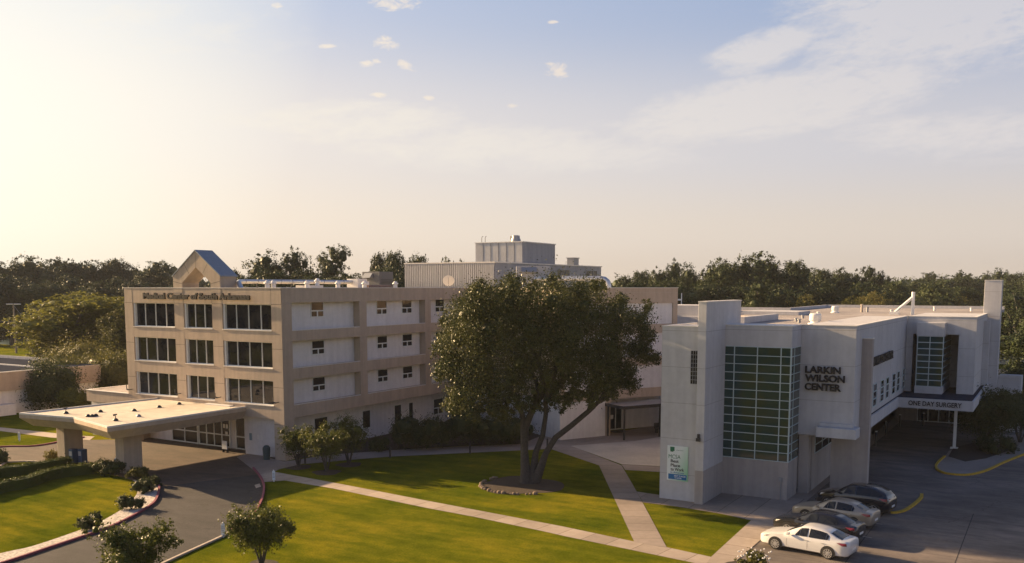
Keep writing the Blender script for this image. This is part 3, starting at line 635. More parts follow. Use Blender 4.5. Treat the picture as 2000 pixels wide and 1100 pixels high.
# drop-off canopy
CZ = 4.06
cpoly = [(-69.25, 40.65), (-63.35, 41.35), (-57.05, 39.75), (-57.02, Y0 - .01), (-68.2, Y0 - .01)]
cin = [(-68.6, 41.35), (-63.4, 41.95), (-57.6, 40.5), (-57.5, Y0 - .01), (-67.7, Y0 - .01)]
cn = MB(); cn.prism(cpoly, 3.78, CZ); cn.prism(cpoly, 3.12, 3.775, cin); can = hb(cn, 'drop_off_canopy', M['beige'])
cn = MB()
ctop = [(-69.1, 40.85), (-63.35, 41.52), (-57.2, 39.95), (-57.2, Y0 - .02), (-68.05, Y0 - .02)]
for i in range(5):
    if i == 3: continue
    j = (i + 1) % 5; cn.quad((*cpoly[i], CZ), (*cpoly[j], CZ), (*cpoly[j], CZ + .12), (*cpoly[i], CZ + .12)); cn.quad((*cpoly[i], CZ + .12), (*cpoly[j], CZ + .12), (*ctop[j], CZ + .12), (*ctop[i], CZ + .12)); cn.quad((*ctop[j], CZ), (*ctop[i], CZ), (*ctop[i], CZ + .12), (*ctop[j], CZ + .12))
cn.build('gravel_stop', M['light_top'], can)
cn = MB(); cn.quad(*[(x, y, CZ + .012) for x, y in ctop]); cn.build('canopy_roof', M['roof_light'], can)
cn = MB()
cn.quad((-63.35 - .02, 41.7, CZ + .02), (-63.35 + .02, 41.7, CZ + .02), (-62.5 + .02, Y0, CZ + .02), (-62.5 - .02, Y0, CZ + .02)); cn.build('roof_seam', M['dark'], can)
for x0, x1, y0, y1 in ((-60.5, -59.5, 42.75, 44.35), (-67.6, -66.6, 42.6, 44.2)):
    cn = MB(); cn.box(x0, x1, y0, y1, 0, 3.13); cn.build('pillar', M['beige'], can, bevel=.03)
cn = MB(); cn.box(-61.5, -58.5, Y0 - .45, Y0 - .02, CZ + .02, CZ + .1); cn.build('flashing', M['white_metal'], can)

# rotated wing
A = Vector((-38.4, 72.72)); U = Vector((.5, .866)); Ue = Vector((-.866, .5))
WL = 13.4
wg = MB()
def W(mb, s0, s1, d0, d1, z0, z1): return mb.obox(A, U, s0, s1, -d1, -d0, z0, z1)   # d = depth into the building
W(wg, -.0, WL, .0, .5, 12.42, ZT); W(wg, 12.85, WL, .001, .5, 4.3, 12.42); W(wg, 0, .5, .001, .5, 4.3, 12.42)
for z0, z1 in ((9.58, 10.42), (6.5, 7.36), (3.45, 4.3)): W(wg, .5 if z0 > 4 else 0, 12.85 if z0 > 4 else WL, .002, .5, z0, z1)
for s0, s1 in ((6.4, 6.9),): W(wg, s0, s1, .002, .5, 4.31, 12.41)
hb(wg, 'wing_frame', M['beige'])
wg = MB(); W(wg, .01, WL - .01, .15, 20, 4.25, 13.4); hb(wg, 'wing_wall', M['white_stucco'])
wg = MB(); W(wg, 0, 5.0, .0, .45, 0, 3.44); W(wg, .45, WL - .01, 2.6, 20, 0, 3.44); W(wg, 0, .45, .46, 17, 0, 3.44); hb(wg, 'wing_ground_wall', M['white_stucco'])
wg = MB(); W(wg, 5.002, 5.6, .0, .55, 0, 3.44); W(wg, 12.0, WL, 0, .55, 0, 3.44); hb(wg, 'wing_pier', M['beige'])
# end face of the wing facing the sun
wg = MB(); wg.obox(A, Ue, 0.0, 16.7, .0, .15, 3.45, ZT - .01); hb(wg, 'wing_end_wall', M['beige'])
wg = MB(); W(wg, 0, WL, 0, 18, 13.4, 13.42); hb(wg, 'wing_roof', M['roof_light'])
wg = MB(); W(wg, -.03, WL + .03, -.03, .35, ZT, ZT + .05); wg.obox(A, Ue, .36, 16.7, -.18, .17, ZT, ZT + .05); hb(wg, 'coping', M['light_top'])
wg = MB(); wg.obox(A, Ue, .1, 16.6, -.3, -.005, 13.42, ZT - .005); hb(wg, 'parapet', M['beige'])
# wing door
dmb = MB()
for s in (5.9, 7.0, 7.95, 8.7): W(dmb, s, s + .09, 2.5, 2.58, .02, 2.6)
for s0, s1 in ((5.99, 7.0), (7.09, 7.95), (8.04, 8.7)):
    for z in (.05, 2.5): W(dmb, s0, s1, 2.5, 2.58, z, z + .08)
dr = hb(dmb, 'door', M['mullion']); p = MB(); W(p, 5.9, 8.75, 2.585, 2.598, .02, 2.58); p.build('pane', M['glass_dark'], dr)
nb = MB(); W(nb, 7.4, 7.75, 2.56, 2.575, 1.1, 1.5); nb.build('notice', M['white_metal'], dr)
cb = MB(); W(cb, 5.0, 14.5, -2.9, .0, 3.02, 3.13); cno = hb(cb, 'porch_roof', M['galv'])
cb = MB(); W(cb, 5.0, 14.5, -2.95, -2.88, 2.86, 3.14); W(cb, 4.95, 5.0, -2.95, 0, 2.86, 3.14); cb.build('edge_beam', M['dark'], cno)
for s in (5.1, 9.2, 13.2):
    pb = MB(); W(pb, s, s + .13, -2.85, -2.72, 0, 2.98); pb.build('post', M['dark'], cno)
for s in (5.1,):
    pb = MB(); W(pb, s, s + .12, -.3, -.18, 0, 2.98); pb.build('post', M['dark'], cno)
# penthouses
ph = MB(); ph.box(-68.2, -55.4, 88.83, 117, 0, 16.74)
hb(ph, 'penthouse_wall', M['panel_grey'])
rb = MB(); n = 48
for k in range(n):
    xk = -68.2 + 12.8 * k / n; rb.quad((xk, 88.64, 13.3), (xk + .19, 88.64, 13.3), (xk + .19, 88.64, 16.68), (xk, 88.64, 16.68)); rb.quad((xk + .19, 88.64, 13.3), (xk + .19, 88.82, 13.3), (xk + .19, 88.82, 16.68), (xk + .19, 88.64, 16.68)); rb.quad((xk, 88.82, 13.3), (xk, 88.64, 13.3), (xk, 88.64, 16.68), (xk, 88.82, 16.68))
rbo = hb(rb, 'ribbed_cladding', M['panel_metal'])
ph = MB(); ph.box(-68.3, -55.3, 88.6, 88.83 + .1, 16.69, 16.82); ph.box(-55.5, -55.28, 88.93, 117.1, 16.70, 16.82); hb(ph, 'coping', M['light_top'])
ph = MB(); ph.box(-62.75, -56.0, 96.0, 104.4, 16.75, 19.34); up = hb(ph, 'upper_penthouse', M['panel_metal'])
for k in range(1, 6): ph = MB(); ph.box(-62.75 + 6.75 * k / 6 - .02, -62.75 + 6.75 * k / 6 + .02, 95.985, 95.999, 16.76, 19.3); ph.build('panel_joint', M['dark'], up)
ph = MB(); ph.box(-62.85, -55.9, 95.93, 104.5, 19.34, 19.44); ph.build('coping', M['light_top'], up)
ph = MB(); ph.box(-55.996, -55.985, 96.02, 104.38, 16.76, 19.33); ph.build('side_sheet', M['panel_grey'], up)  # thin sheet over the right face, darker and bluer than the front
for ya, yb in ((103.9, 107.3), (112.1, 115.6)):
    mb = MB(); z0, z1 = 15.35, 16.2; x = -55.4
    for k in range(4): yk = ya + (yb - ya) * k / 3; mb.box(x, x + .05, yk - .05, yk + .05, z0, z1)
    mb.box(x, x + .045, ya, yb, z1 - .06, z1); mb.box(x, x + .045, ya, yb, z0 - .02, z0 + .05)
    fr = hb(mb, 'window', M['grey_metal']); p = MB(); p.quad((x + .01, ya, z0), (x + .01, yb, z0), (x + .01, yb, z1), (x + .01, ya, z1)); p.build('pane', M['glass'], fr)

# ============================================================ SURGERY BUILDING (right)
sb = empty('surgery_building', 'two storey pale grey stucco surgery centre with a tall green glass bay', 'building', (-22, 55.7, 0))
def sbb(mb, name, m, parent=None, **k):
    par_ = parent or sb; o = mb.build(name, m, par_, **k)
    if parent is None: o.matrix_parent_inverse = Matrix.Translation((22, -55.7, 0))
    return o
TZ = 11.42
w = MB()
w.box(-22.05, -19.5, 55.95, 60, 0, TZ)                       # tower face left of the fin
w.box(-22.05, -14.9, 60.0, 66, 0, TZ - .5)
sbb(w, 'wall', M['grey_stucco'])
w = MB(); w.box(-19.5, -18.95, 55.55, 62.8, 2.2, 13.0); fin = sbb(w, 'fin_wall', M['grey_stucco'], bevel=.02)
w = MB(); w.box(-19.53, -18.92, 55.52, 62.83, 13.0, 13.07); w.build('coping', M['light_top'], fin)
w = MB(); w.box(-19.5, -18.95, 55.552, 60.0, 0, 2.2); w.build('fin_base', M['tan_stucco'], fin)
# bay
BX0, BX1, BY = -18.95, -14.58, 59.5
w = MB(); w.box(BX0, BX1, BY, 62.1, 0, 2.56); sbb(w, 'bay_base', M['tan_stucco'])
w = MB(); w.box(BX0, BX1, BY, 62.1, 10.04, TZ); sbb(w, 'bay_head', M['grey_stucco'])
w = MB(); w.box(BX0 - .0, BX1 + .03, BY - .03, 62.0, TZ, TZ + .05); sbb(w, 'coping', M['light_top'])
z0, z1 = 2.56, 10.04; nr = 13; mb = MB(); t = .045
for k in range(nr + 1):
    z = z0 + (z1 - z0) * k / nr; mb.box(BX0, BX1 + .03, BY - .03, BY + .06, z - t / 2, z + t / 2); mb.box(BX1 - .06, BX1 + .03, BY + .06, 62.0, z - t / 2, z + t / 2)
for x in (-18.32, -16.78, -15.24): mb.box(x - .03, x + .03, BY - .026, BY + .055, z0, z1)
mb.box(BX1 - .055, BX1 + .026, BY - .026, BY + .055, z0, z1)
for y in (60.3,): mb.box(BX1 - .055, BX1 + .026, y - .02, y + .02, z0, z1)
bay = sbb(mb, 'glass_bay', M['mull_blue'])
p = MB(); p.quad((BX0, BY + .02, z0), (BX1 - .01, BY + .02, z0), (BX1 - .01, BY + .02, z1), (BX0, BY + .02, z1)); p.quad((BX1 - .01, BY + .02, z0), (BX1 - .01, 62.1, z0), (BX1 - .01, 62.1, z1), (BX1 - .01, BY + .02, z1)); p.build('pane', M['glass_green'], bay)
# LARKIN block
LX0, LX1, LY = -14.58, -11.08, 62.0
w = MB(); w.box(LX0 - .1, LX1, LY, 84.98, 4.06, TZ); lk = sbb(w, 'upper_wall', M['grey_stucco'], bevel=.03)
w = MB(); w.box(LX0 - .1, LX1 + .03, LY - .03, LY + .3, TZ, TZ + .06); w.box(LX1 - .25, LX1 + .03, LY + .302, 84.98, TZ, TZ + .06); sbb(w, 'coping', M['light_top'])
w = MB(); w.box(-14.4, -13.9, 63.2, 84, 0, 4.05); w.box(-22, -14.4, 66, 104, 0, 10.9); sbb(w, 'ground_floor_wall', M['tan_stucco'])
w = MB(); w.box(-14.55, -13.9, 62.2, 62.9, 0, 4.05); sbb(w, 'corner_post', M['tan_stucco'])
mb = MB()
for k in range(5): mb.box(-13.9, -13.86, 64 + k * 2.2, 64.06 + k * 2.2, 2.5, 3.7)
for z in (2.5, 3.1, 3.7): mb.box(-13.9, -13.87, 64, 72.8, z - .03, z + .03)
fr = sbb(mb, 'window', M['mull_blue']); p = MB(); p.quad((-13.885, 64, 2.5), (-13.885, 72.8, 2.5), (-13.885, 72.8, 3.7), (-13.885, 64, 3.7)); p.build('pane', M['glass_dark'], fr)
w = MB(); w.box(-13.25, -10.74, 61.2, 62.6, 4.12, 4.78); bx = sbb(w, 'planter_ledge', M['grey_stucco'], bevel=.02)
w = MB(); w.box(-13.15, -11.02, 61.75, 61.99, 4.79, 5.0); w.build('upstand', M['grey_stucco'], bx)
w = MB(); w.box(-12.83, -10.42, 64.12, 64.75, 0, 10.52); pr_ = sbb(w, 'pier', M['tan_stucco'], bevel=.02)
w = MB(); w.box(-12.0, -10.39, 64.09, 64.78, 10.52, 10.58); w.build('coping', M['light_top'], pr_)
for i, (s, z) in enumerate((('LARKIN', 8.30), ('WILSON', 7.74), ('CENTER', 7.16))):
    o = text_mesh('sign_lettering', s, M['letter'], sb, (-14.22, LY - .12, z), (1, 0, 0), .45, (2.27, 2.55, 2.32)[i], .10, .035); o.matrix_parent_inverse = Matrix.Translation((22, -55.7, 0))
# LARKIN WILSON CENTER on the side; near end hidden behind pier
words('sign_lettering', 'LARKIN WILSON CENTER', M['letter'], sb, (LX1 + .12, 64.85, 8.43), (0, 1, 0), .6, 11.8, .09, .04, Matrix.Translation((22, -55.7, 0)))
def x_window(x, ya, yb, za, zb, nx=1, nz=3):
    mb = MB()
    for k in range(nx + 1): yk = ya + (yb - ya) * k / nx; mb.box(x, x + .05, yk - .04, yk + .04, za, zb)
    for k in range(nz + 1): zk = za + (zb - za) * k / nz; mb.box(x, x + .045, ya + .04, yb - .04, zk - .04, zk + .04)
    fr = sbb(mb, 'window', M['mull_blue']); p = MB(); p.quad((x + .02, ya, za), (x + .02, yb, za), (x + .02, yb, zb), (x + .02, ya, zb)); p.build('pane', M['glass_dark'], fr)
for ya, yb in ((69.1, 70.5), (72.3, 73.7), (74.8, 76.1), (77.9, 79.4), (80.4, 81.7), (83.4, 84.8)): x_window(LX1, ya, yb, 5.35, 6.98)
# tower slot window with glass blocks
mb = MB()
for k in range(4): mb.box(-20.08 + .155 * k, -20.05 + .155 * k, 55.93, 55.96, 7.75, 9.9)
for k in range(9): mb.box(-20.08, -19.58, 55.932, 55.955, 7.74 + .268 * k, 7.77 + .268 * k)
fr = sbb(mb, 'slot_window', M['panel_grey']); p = MB(); p.quad((-20.08, 55.945, 7.75), (-19.6, 55.945, 7.75), (-19.6, 55.945, 9.9), (-20.08, 55.945, 9.9)); p.build('pane', M['glass'], fr)
w = MB(); w.box(-22.08, -19.5, 55.92, 56.2, TZ, TZ + .05); w.box(-22.1, -21.8, 56.2, 62, TZ - .5, TZ + .05); sbb(w, 'coping', M['light_top'])
# roof slab
RZ = 11.15
rp = [(-22.0, 56.2), (-19.5, 56.2), (-19.5, 60), (-14.6, 60.0), (-14.6, 62.3), (-11.3, 62.3), (-11.3, 85.2), (-5.9, 85.2), (-5.9, 104), (-5.9, 129.0), (-27.0, 129.0), (-27.0, 109.0), (-33.9, 109.0), (-33.9, 96), (-22, 84)]
w = MB(); w.prism(rp, RZ - .25, RZ); sbb(w, 'roof', M['roof_gravel'])
w = MB(); w.box(-33.9, -27.0, 109, 109.3, 10.8, 11.5); w.box(-27.3, -27.0, 109.3, 129, 10.8, 11.5); w.box(-27.0, -5.7, 129, 129.3, 10.8, 11.52); w.box(-34.2, -33.9, 96, 109.3, 10.8, 11.5); sbb(w, 'rear_parapet', M['grey_stucco'])
w = MB(); w.box(-33.9, -6.2, 104, 128.9, 0, 10.9); w.box(-33.9, -14.4, 90, 103.9, 0, 10.89); sbb(w, 'rear_wall', M['grey_stucco'])
w = MB(); w.box(-21.1, -20.7, 69.5, 79.5, RZ, RZ + .5); sbb(w, 'roof_upstand', M['grey_stucco'])
w = MB(); w.box(-27.6, -22.0, 92, 97, RZ - .3, RZ + .35); sbb(w, 'roof_upstand', M['grey_stucco'])
w = MB(); w.box(-36.5, -30.2, 90.5, 95.5, 0, 12.05); lb = sbb(w, 'stair_block', M['grey_stucco'])
# rear block with recess and glass box
w = MB(); w.box(LX1, -10.55, 85.0, 86, 4.95, 9.95); w.box(LX1 + .0, -5.7, 85.0, 98, 9.95, TZ); w.box(-7.0, -5.7, 85.0, 98, 4.95, 9.95); w.box(LX1, -7.0, 90.5, 98, 4.95, 9.95)
rbk = sbb(w, 'rear_block', M['grey_stucco'])
w = MB(); w.box(LX1 - .0, -5.67, 84.97, 85.3, TZ, TZ + .06); w.box(-5.95, -5.67, 85.3, 98, TZ, TZ + .06); sbb(w, 'coping', M['light_top'])
w = MB(); w.box(-10.15, -8.0, 83.9, 90.5, 9.82, 10.95); sbb(w, 'bay_head', M['grey_stucco'])
w = MB(); w.box(-10.15, -8.0, 83.95, 90.5, 4.95, 5.55); sbb(w, 'bay_base', M['grey_stucco'])
mb = MB(); z0, z1 = 5.55, 9.82
for k in range(9):
    z = z0 + (z1 - z0) * k / 8; mb.box(-10.1, -8.03, 83.97, 84.06, z - .035, z + .035); mb.box(-8.12, -8.03, 84.06, 90.5, z - .035, z + .035)
for x in (-10.07, -9.1): mb.box(x - .03, x + .03, 83.975, 84.05, z0, z1)
mb.box(-8.1, -8.035, 83.975, 84.05, z0, z1)
b2 = sbb(mb, 'glass_box', M['mull_blue']); p = MB(); p.quad((-10.1, 84.02, z0), (-8.08, 84.02, z0), (-8.08, 84.02, z1), (-10.1, 84.02, z1)); p.quad((-8.08, 84.02, z0), (-8.08, 90.5, z0), (-8.08, 90.5, z1), (-8.08, 84.02, z1)); p.build('pane', M['glass_green'], b2)
# right side return and chimney-like tower
w = MB(); w.box(-6.1, -4.62, 98.1, 99.9, 3.0, 14.55); tw = sbb(w, 'tall_tower', M['grey_stucco'], bevel=.02)
w = MB(); w.box(-6.13, -4.59, 98.07, 99.93, 14.55, 14.62); w.build('coping', M['light_top'], tw)
w = MB(); w.box(-5.69, -5.2, 93.5, 94.0, 4.95, 10.9); sbb(w, 'buttress', M['grey_stucco'])
# canopy slab running along the side and round to the ONE DAY SURGERY fascia
w = MB(); w.prism([(LX1 + .0, 64.8), (-10.86, 64.8), (-10.86, 80.33), (-5.32, 80.33), (-5.32, 99), (LX1, 99)], 4.07, 4.9); cpy = sbb(w, 'porte_cochere', M['grey_stucco'])
w = MB(); w.prism([(LX1 + .01, 64.9), (-10.98, 64.9), (-10.98, 80.45), (-5.44, 80.45), (-5.44, 98.9), (LX1 + .01, 98.9)], 4.9, 4.93); w.build('canopy_roof', M['roof_dark'], cpy)
w = MB(); w.box(-7.17, -6.93, 86.4, 86.64, 0, 4.06); w.box(-7.35, -6.75, 86.22, 86.82, 0, .12); w.build('column', M['white_metal'], cpy)
words('sign_lettering', 'ONE DAY SURGERY', M['letter'], cpy, (-10.1, 80.29, 4.33), (1, 0, 0), .38, 3.95, .03, .018)
# back wall with doors
w = MB(); w.box(-13.9, -4.7, 102.5, 103, 0, 4.9); sbb(w, 'entrance_wall', M['tan_stucco'])
mb = MB()
for k in range(5): mb.box(-12.0 + k * 1.0, -11.9 + k * 1.0, 102.4, 102.48, 0, 2.8)
for z in (0.02, 2.7): mb.box(-12, -7.9, 102.41, 102.47, z, z + .1)
d = sbb(mb, 'door', M['mullion']); p = MB(); p.quad((-12, 102.45, 0), (-7.95, 102.45, 0), (-7.95, 102.45, 2.8), (-12, 102.45, 2.8)); p.build('pane', M['glass_dark'], d)
nb = MB(); nb.box(-10.3, -9.8, 102.38, 102.4, 1.3, 2.0); nb.build('notice', M['white_metal'], d)
# balcony box behind tower
w = MB(); w.box(-4.6, -2.6, 99.5, 104, 0, 5.2); w.box(-4.6, -2.6, 99.4, 99.5, 5.2, 5.5); sbb(w, 'side_porch', M['grey_stucco'])
# banner
bn = MB(); bn.box(-21.53, -20.1, 55.89, 55.945, 1.32, 3.62)
def banner_mat():
    m = bpy.data.materials.new('banner_print'); m.use_nodes = True; N = m.node_tree.nodes; L = m.node_tree.links; b = N['Principled BSDF']; b.inputs['Roughness'].default_value = .5
    tc = N.new('ShaderNodeTexCoord'); mp = N.new('ShaderNodeVectorMath'); mp.operation = 'DOT_PRODUCT'; L.new(tc.outputs['Generated'], mp.inputs[0]); mp.inputs[1].default_value = (.75, 0, -.5)
    r = N.new('ShaderNodeValToRGB'); L.new(mp.outputs['Value'], r.inputs[0]); r.color_ramp.elements[0].position = .05; r.color_ramp.elements[1].position = .62
    r.color_ramp.elements[0].color = (.72, .78, .78, 1); r.color_ramp.elements[1].color = (.28, .58, .36, 1); L.new(r.outputs[0], b.inputs['Base Color']); return m
ban = bn.build('banner', banner_mat()); tag(ban, 'green and white best place to work banner on the grey stucco wall', 'banner')
M['print_green'] = mat('print_green', (.02, .16, .08), .5, 0); M['print_blue'] = mat('print_blue', (.01, .14, .36), .5, 0); M['print_black'] = mat('print_black', (.015, .02, .02), .5, 0); M['print_white'] = mat('print_white', (.75, .8, .85), .5, 0)
yb = 55.886
q = MB(); sx, sz = -21.33, 3.22; q.box(sx, sx + .30, yb, yb + .003, sz + .06, sz + .33); q.box(sx + .02, sx + .22, yb + .0005, yb + .0035, sz - .0, sz + .06); q.build('emblem', M['print_green'], ban)
q = MB(); q.box(-21.43, -20.17, yb - .001, yb + .003, 1.40, 1.75); q.build('blue_band', M['print_blue'], ban)
text_mesh('lettering', 'MCSA', M['print_green'], ban, (-21.43, yb, 2.78), (1, 0, 0), .27, .82, .004, .0)
for s, z, wd in (('Best', 2.52, .55), ('Place', 2.24, .66), ('to Work', 1.97, .93)): text_mesh('lettering', s, M['print_black'], ban, (-21.28, yb - .001, z), (1, 0, 0), .2, wd, .004, .025)
text_mesh('lettering', 'in Arkansas', M['print_blue'], ban, (-21.28, yb - .001, 1.81), (1, 0, 0), .11, .93, .004, .012)
text_mesh('lettering', 'BEST PLACES', M['print_white'], ban, (-21.02, yb - .003, 1.59), (1, 0, 0), .1, .78, .004, .012)
text_mesh('lettering', 'TO WORK', M['print_white'], ban, (-21.0, yb - .003, 1.45), (1, 0, 0), .1, .5, .004, .012)
text_mesh('lettering', 'center', M['print_green'], ban, (-20.9, yb - .001, 3.32), (1, 0, 0), .07, .5, .004, .0)
# small wall fittings
w = MB(); w.box(-19.35, -19.2, 55.40, 55.545, 4.35, 4.6); w.box(-19.4, -19.15, 55.3, 55.5, 4.15, 4.35); tag(w.build('wall_lamp', M['dark']), 'dark floodlight fixed to the front edge of the tall fin wall', 'lamp')
w = MB(); w.box(-15.12, -14.92, 59.38, 59.495, 1.25, 1.5); w.tube([(-14.98, 59.44, 0), (-14.98, 59.44, 1.3)], .03, 6); tag(w.build('meter_box', M['grey_metal']), 'grey box on a thin pipe at the foot of the green glass bay', 'meter box')

# ============================================================ LEFT LOW BUILDING
lbd = empty('low_building', 'single storey building with a dark flat roof left of the canopy', 'building', (-98.7, 50, 0))
def lbb(mb, name, m, parent=None):
    o = mb.build(name, m, parent or lbd)
    if parent is None: o.matrix_parent_inverse = Matrix.Translation((98.7, -50, 0))
    return o
w = MB(); w.box(-140, -98.9, 30, 68, 0, 2.6); lbb(w, 'wall', M['white_stucco'])
w = MB(); w.box(-140, -98.6, 29.7, 68.2, 2.6, 4.62); lbb(w, 'fascia', M['beige'])
w = MB(); w.box(-98.85, -98.55, 29.7, 61.8, 4.62, 4.7); w.box(-140, -98.55, 61.8, 62.0, 4.62, 4.78); lbb(w, 'coping', M['light_top'])
w = MB(); w.box(-139.9, -98.86, 29.8, 68.1, 4.62, 4.64); lbb(w, 'roof', M['roof_dark'])
w = MB(); w.box(-180, -104.5, 71.9, 72.0, 3.85, 4.5)
for k in range(190): w.quad((-180 + k * .4, 71.88, 3.9), (-179.8 + k * .4, 71.80, 3.9), (-179.8 + k * .4, 71.80, 4.45), (-180 + k * .4, 71.88, 4.45)); w.quad((-179.8 + k * .4, 71.80, 3.9), (-179.6 + k * .4, 71.88, 3.9), (-179.6 + k * .4, 71.88, 4.45), (-179.8 + k * .4, 71.80, 4.45))
lbb(w, 'ribbed_parapet', M['panel_metal'])
w = MB(); w.box(-180, -104.5, 72.0, 76, 0, 3.8); w.box(-139, -104.5, 68.2, 72, 0, 3.85); lbb(w, 'rear_wing', M['grey_stucco'])
w = MB(); w.box(-98.55, -97.6, 55.2, 57.0, 0, 1.2); tag(w.build('utility_box', M['white_stucco']), 'pale utility box against the low building wall', 'utility box')
# far blue-grey building at the left edge
w = MB(); w.box(-260, -217, 126, 140, 0, 3.6); fb = empty('far_shed', 'long low blue shed behind the power poles at left', 'shed', (-240, 130, 0)); o = w.build('wall', M['trim_blue'], fb); o.matrix_parent_inverse = Matrix.Translation((240, -130, 0))
w = MB(); w.box(-261, -216.5, 125.5, 140.5, 3.6, 3.9); o = w.build('roof', M['light_top'], fb); o.matrix_parent_inverse = Matrix.Translation((240, -130, 0))
# house at right
hc = G(1966, 712); hs = empty('far_house', 'small white house with a porch among trees at right', 'house', (hc.x, hc.y, 0), R(-20)); hs.scale = (.62, .62, .62)
w = MB(); w.box(-4, 3, 0, 6, 0, 2.7); w.build('wall', M['white_stucco'], hs)
w = MB(); w.prism([(-4.6, -1.5), (3.6, -1.5), (3.6, 6.6), (-4.6, 6.6)], 2.7, 2.8); w.quad((-4.6, -1.5, 2.8), (3.6, -1.5, 2.8), (-.5, -1.5, 4.6)); w.quad((-4.6, 6.6, 2.8), (-.5, 6.6, 4.6), (3.6, 6.6, 2.8)); w.quad((-4.6, -1.5, 2.8), (-.5, -1.5, 4.6), (-.5, 6.6, 4.6), (-4.6, 6.6, 2.8)); w.quad((3.6, -1.5, 2.8), (3.6, 6.6, 2.8), (-.5, 6.6, 4.6), (-.5, -1.5, 4.6)); w.build('roof', M['light_top'], hs)
for x in (-4.2, -1.5, 1.0, 3.2):
    w = MB(); w.box(x, x + .15, -1.3, -1.15, 0, 2.7); w.build('post', M['white_metal'], hs)
w = MB(); w.box(-2.5, -1.5, -.03, -.01, .8, 2.0); w.build('window', M['glass_dark'], hs)
w = MB(); w.box(.5, 1.4, -.03, -.01, .1, 2.1); w.build('door', M['dark'], hs)

# ============================================================ ROOF EQUIPMENT
def drum_fan(x, y, z, label, s=1.0):
    e = empty('roof_fan', label, 'roof fan', (x, y, z), 0, 'white round fans on the surgery roof')
    m = MB(); m.lathe((0, 0, 0), [(.55 * s, 0), (.55 * s, .12 * s), (.36 * s, .14 * s), (.36 * s, .3 * s)], 18); m.build('curb', M['white_metal'], e, True)
    m = MB(); m.lathe((0, 0, 0), [(.44 * s, .3 * s), (.46 * s, .34 * s), (.44 * s, .8 * s), (.38 * s, .86 * s), (.1 * s, .88 * s)], 18); m.build('hood', M['white_metal'], e, True)
    return e
def fan(x, y, z, label, s=1.0, base=False, group=None):
    e = empty('roof_fan', label, 'roof fan', (x, y, z), 0, group)
    m = MB(); m.lathe((0, 0, 0), [(.26 * s, -.5), (.26 * s, .25 * s), (.20 * s, .27 * s), (.20 * s, .33 * s)], 14); m.build('curb', M['white_metal'], e, True)
    m = MB(); m.lathe((0, 0, 0), [(.34 * s, .30 * s), (.38 * s, .36 * s), (.36 * s, .46 * s), (.24 * s, .50 * s), (.24 * s, .60 * s), (.12 * s, .68 * s)], 16); m.build('hood', M['white_metal'], e, True)
    return e
names = ('nearest the duct elbow', 'first of the close pair in front of the duct', 'second of the close pair in front of the duct', 'in front of the middle of the long duct', 'beyond the low box below the duct end', 'below the white duct box', 'beside the rusty tank', 'between the rusty tank and the ribbed penthouse')
for i, (px, X) in enumerate(((461, -60.3), (522, -58.5), (534, -58.5), (600, -57.5), (620, -59), (660, -57.5), (712, -57.5), (772, -57.5))):
    d = ray(px, 553); t = X / d.x; fan(X, d.y * t, 13.97 if i != 4 else 14.2, 'white mushroom roof fan ' + names[i], .8, group='white roof fans along the hospital parapet')
m = MB(); m.box(-60.2, -58.4, 59.3 + 2.6, 61.2 + 2.4, 13.47, 14.1); tag(m.build('roof_curb_box', M['light_top']), 'low cream roof box under the long metal duct', 'roof box')
def duct(name, pts, r, label, mt):
    e = empty(name, label, 'duct', (pts[0][0], pts[0][1], 13.47)); inv = Matrix.Translation((-pts[0][0], -pts[0][1], -13.47))
    m = MB(); m.tube(pts, r, 14); o = m.build('pipe', mt, e, True); o.matrix_parent_inverse = inv
    m = MB(); P = [Vector(p) for p in pts]
    a, b = (P[-2], P[-1]) if (P[-1] - P[-2]).length > (P[1] - P[0]).length else (P[0], P[1])
    n = 10
    for k in range(n + 1):
        c = a.lerp(b, k / n); dd = (b - a).normalized() * .035; m.tube([c - dd, c + dd], r * 1.06, 14)
    o = m.build('joint_band', M['grey_metal'], e, True); o.matrix_parent_inverse = inv
    for k in (1, 4, 7, 9):
        c = a.lerp(b, k / n); m = MB(); m.box(c.x - .05, c.x + .05, c.y - .05, c.y + .05, 13.45, c.z - r * .9); o = m.build('duct_leg', M['dark'], e); o.matrix_parent_inverse = inv
    return e
duct('duct', [(-58.6, 54.1, 13.5), (-58.9, 54.1, 14.0), (-59.3, 54.3, 14.3), (-59.8, 54.8, 14.4), (-60, 55.6, 14.42), (-60, 69.5, 14.42)], .19, 'long round galvanised duct on the beige hospital roof', M['galv'])
m = MB(); m.box(-60.6, -59.2, 69.4, 70.8, 13.9, 14.75); m.box(-60.3, -59.6, 70.8, 71.6, 13.9, 14.5); m.box(-60.5, -60.2, 69.6, 69.9, 13.4, 13.9); m.box(-59.6, -59.3, 69.6, 69.9, 13.4, 13.9); tag(m.build('duct_box', M['white_metal']), 'white plenum box joining the long duct to the dark air handler', 'duct box')
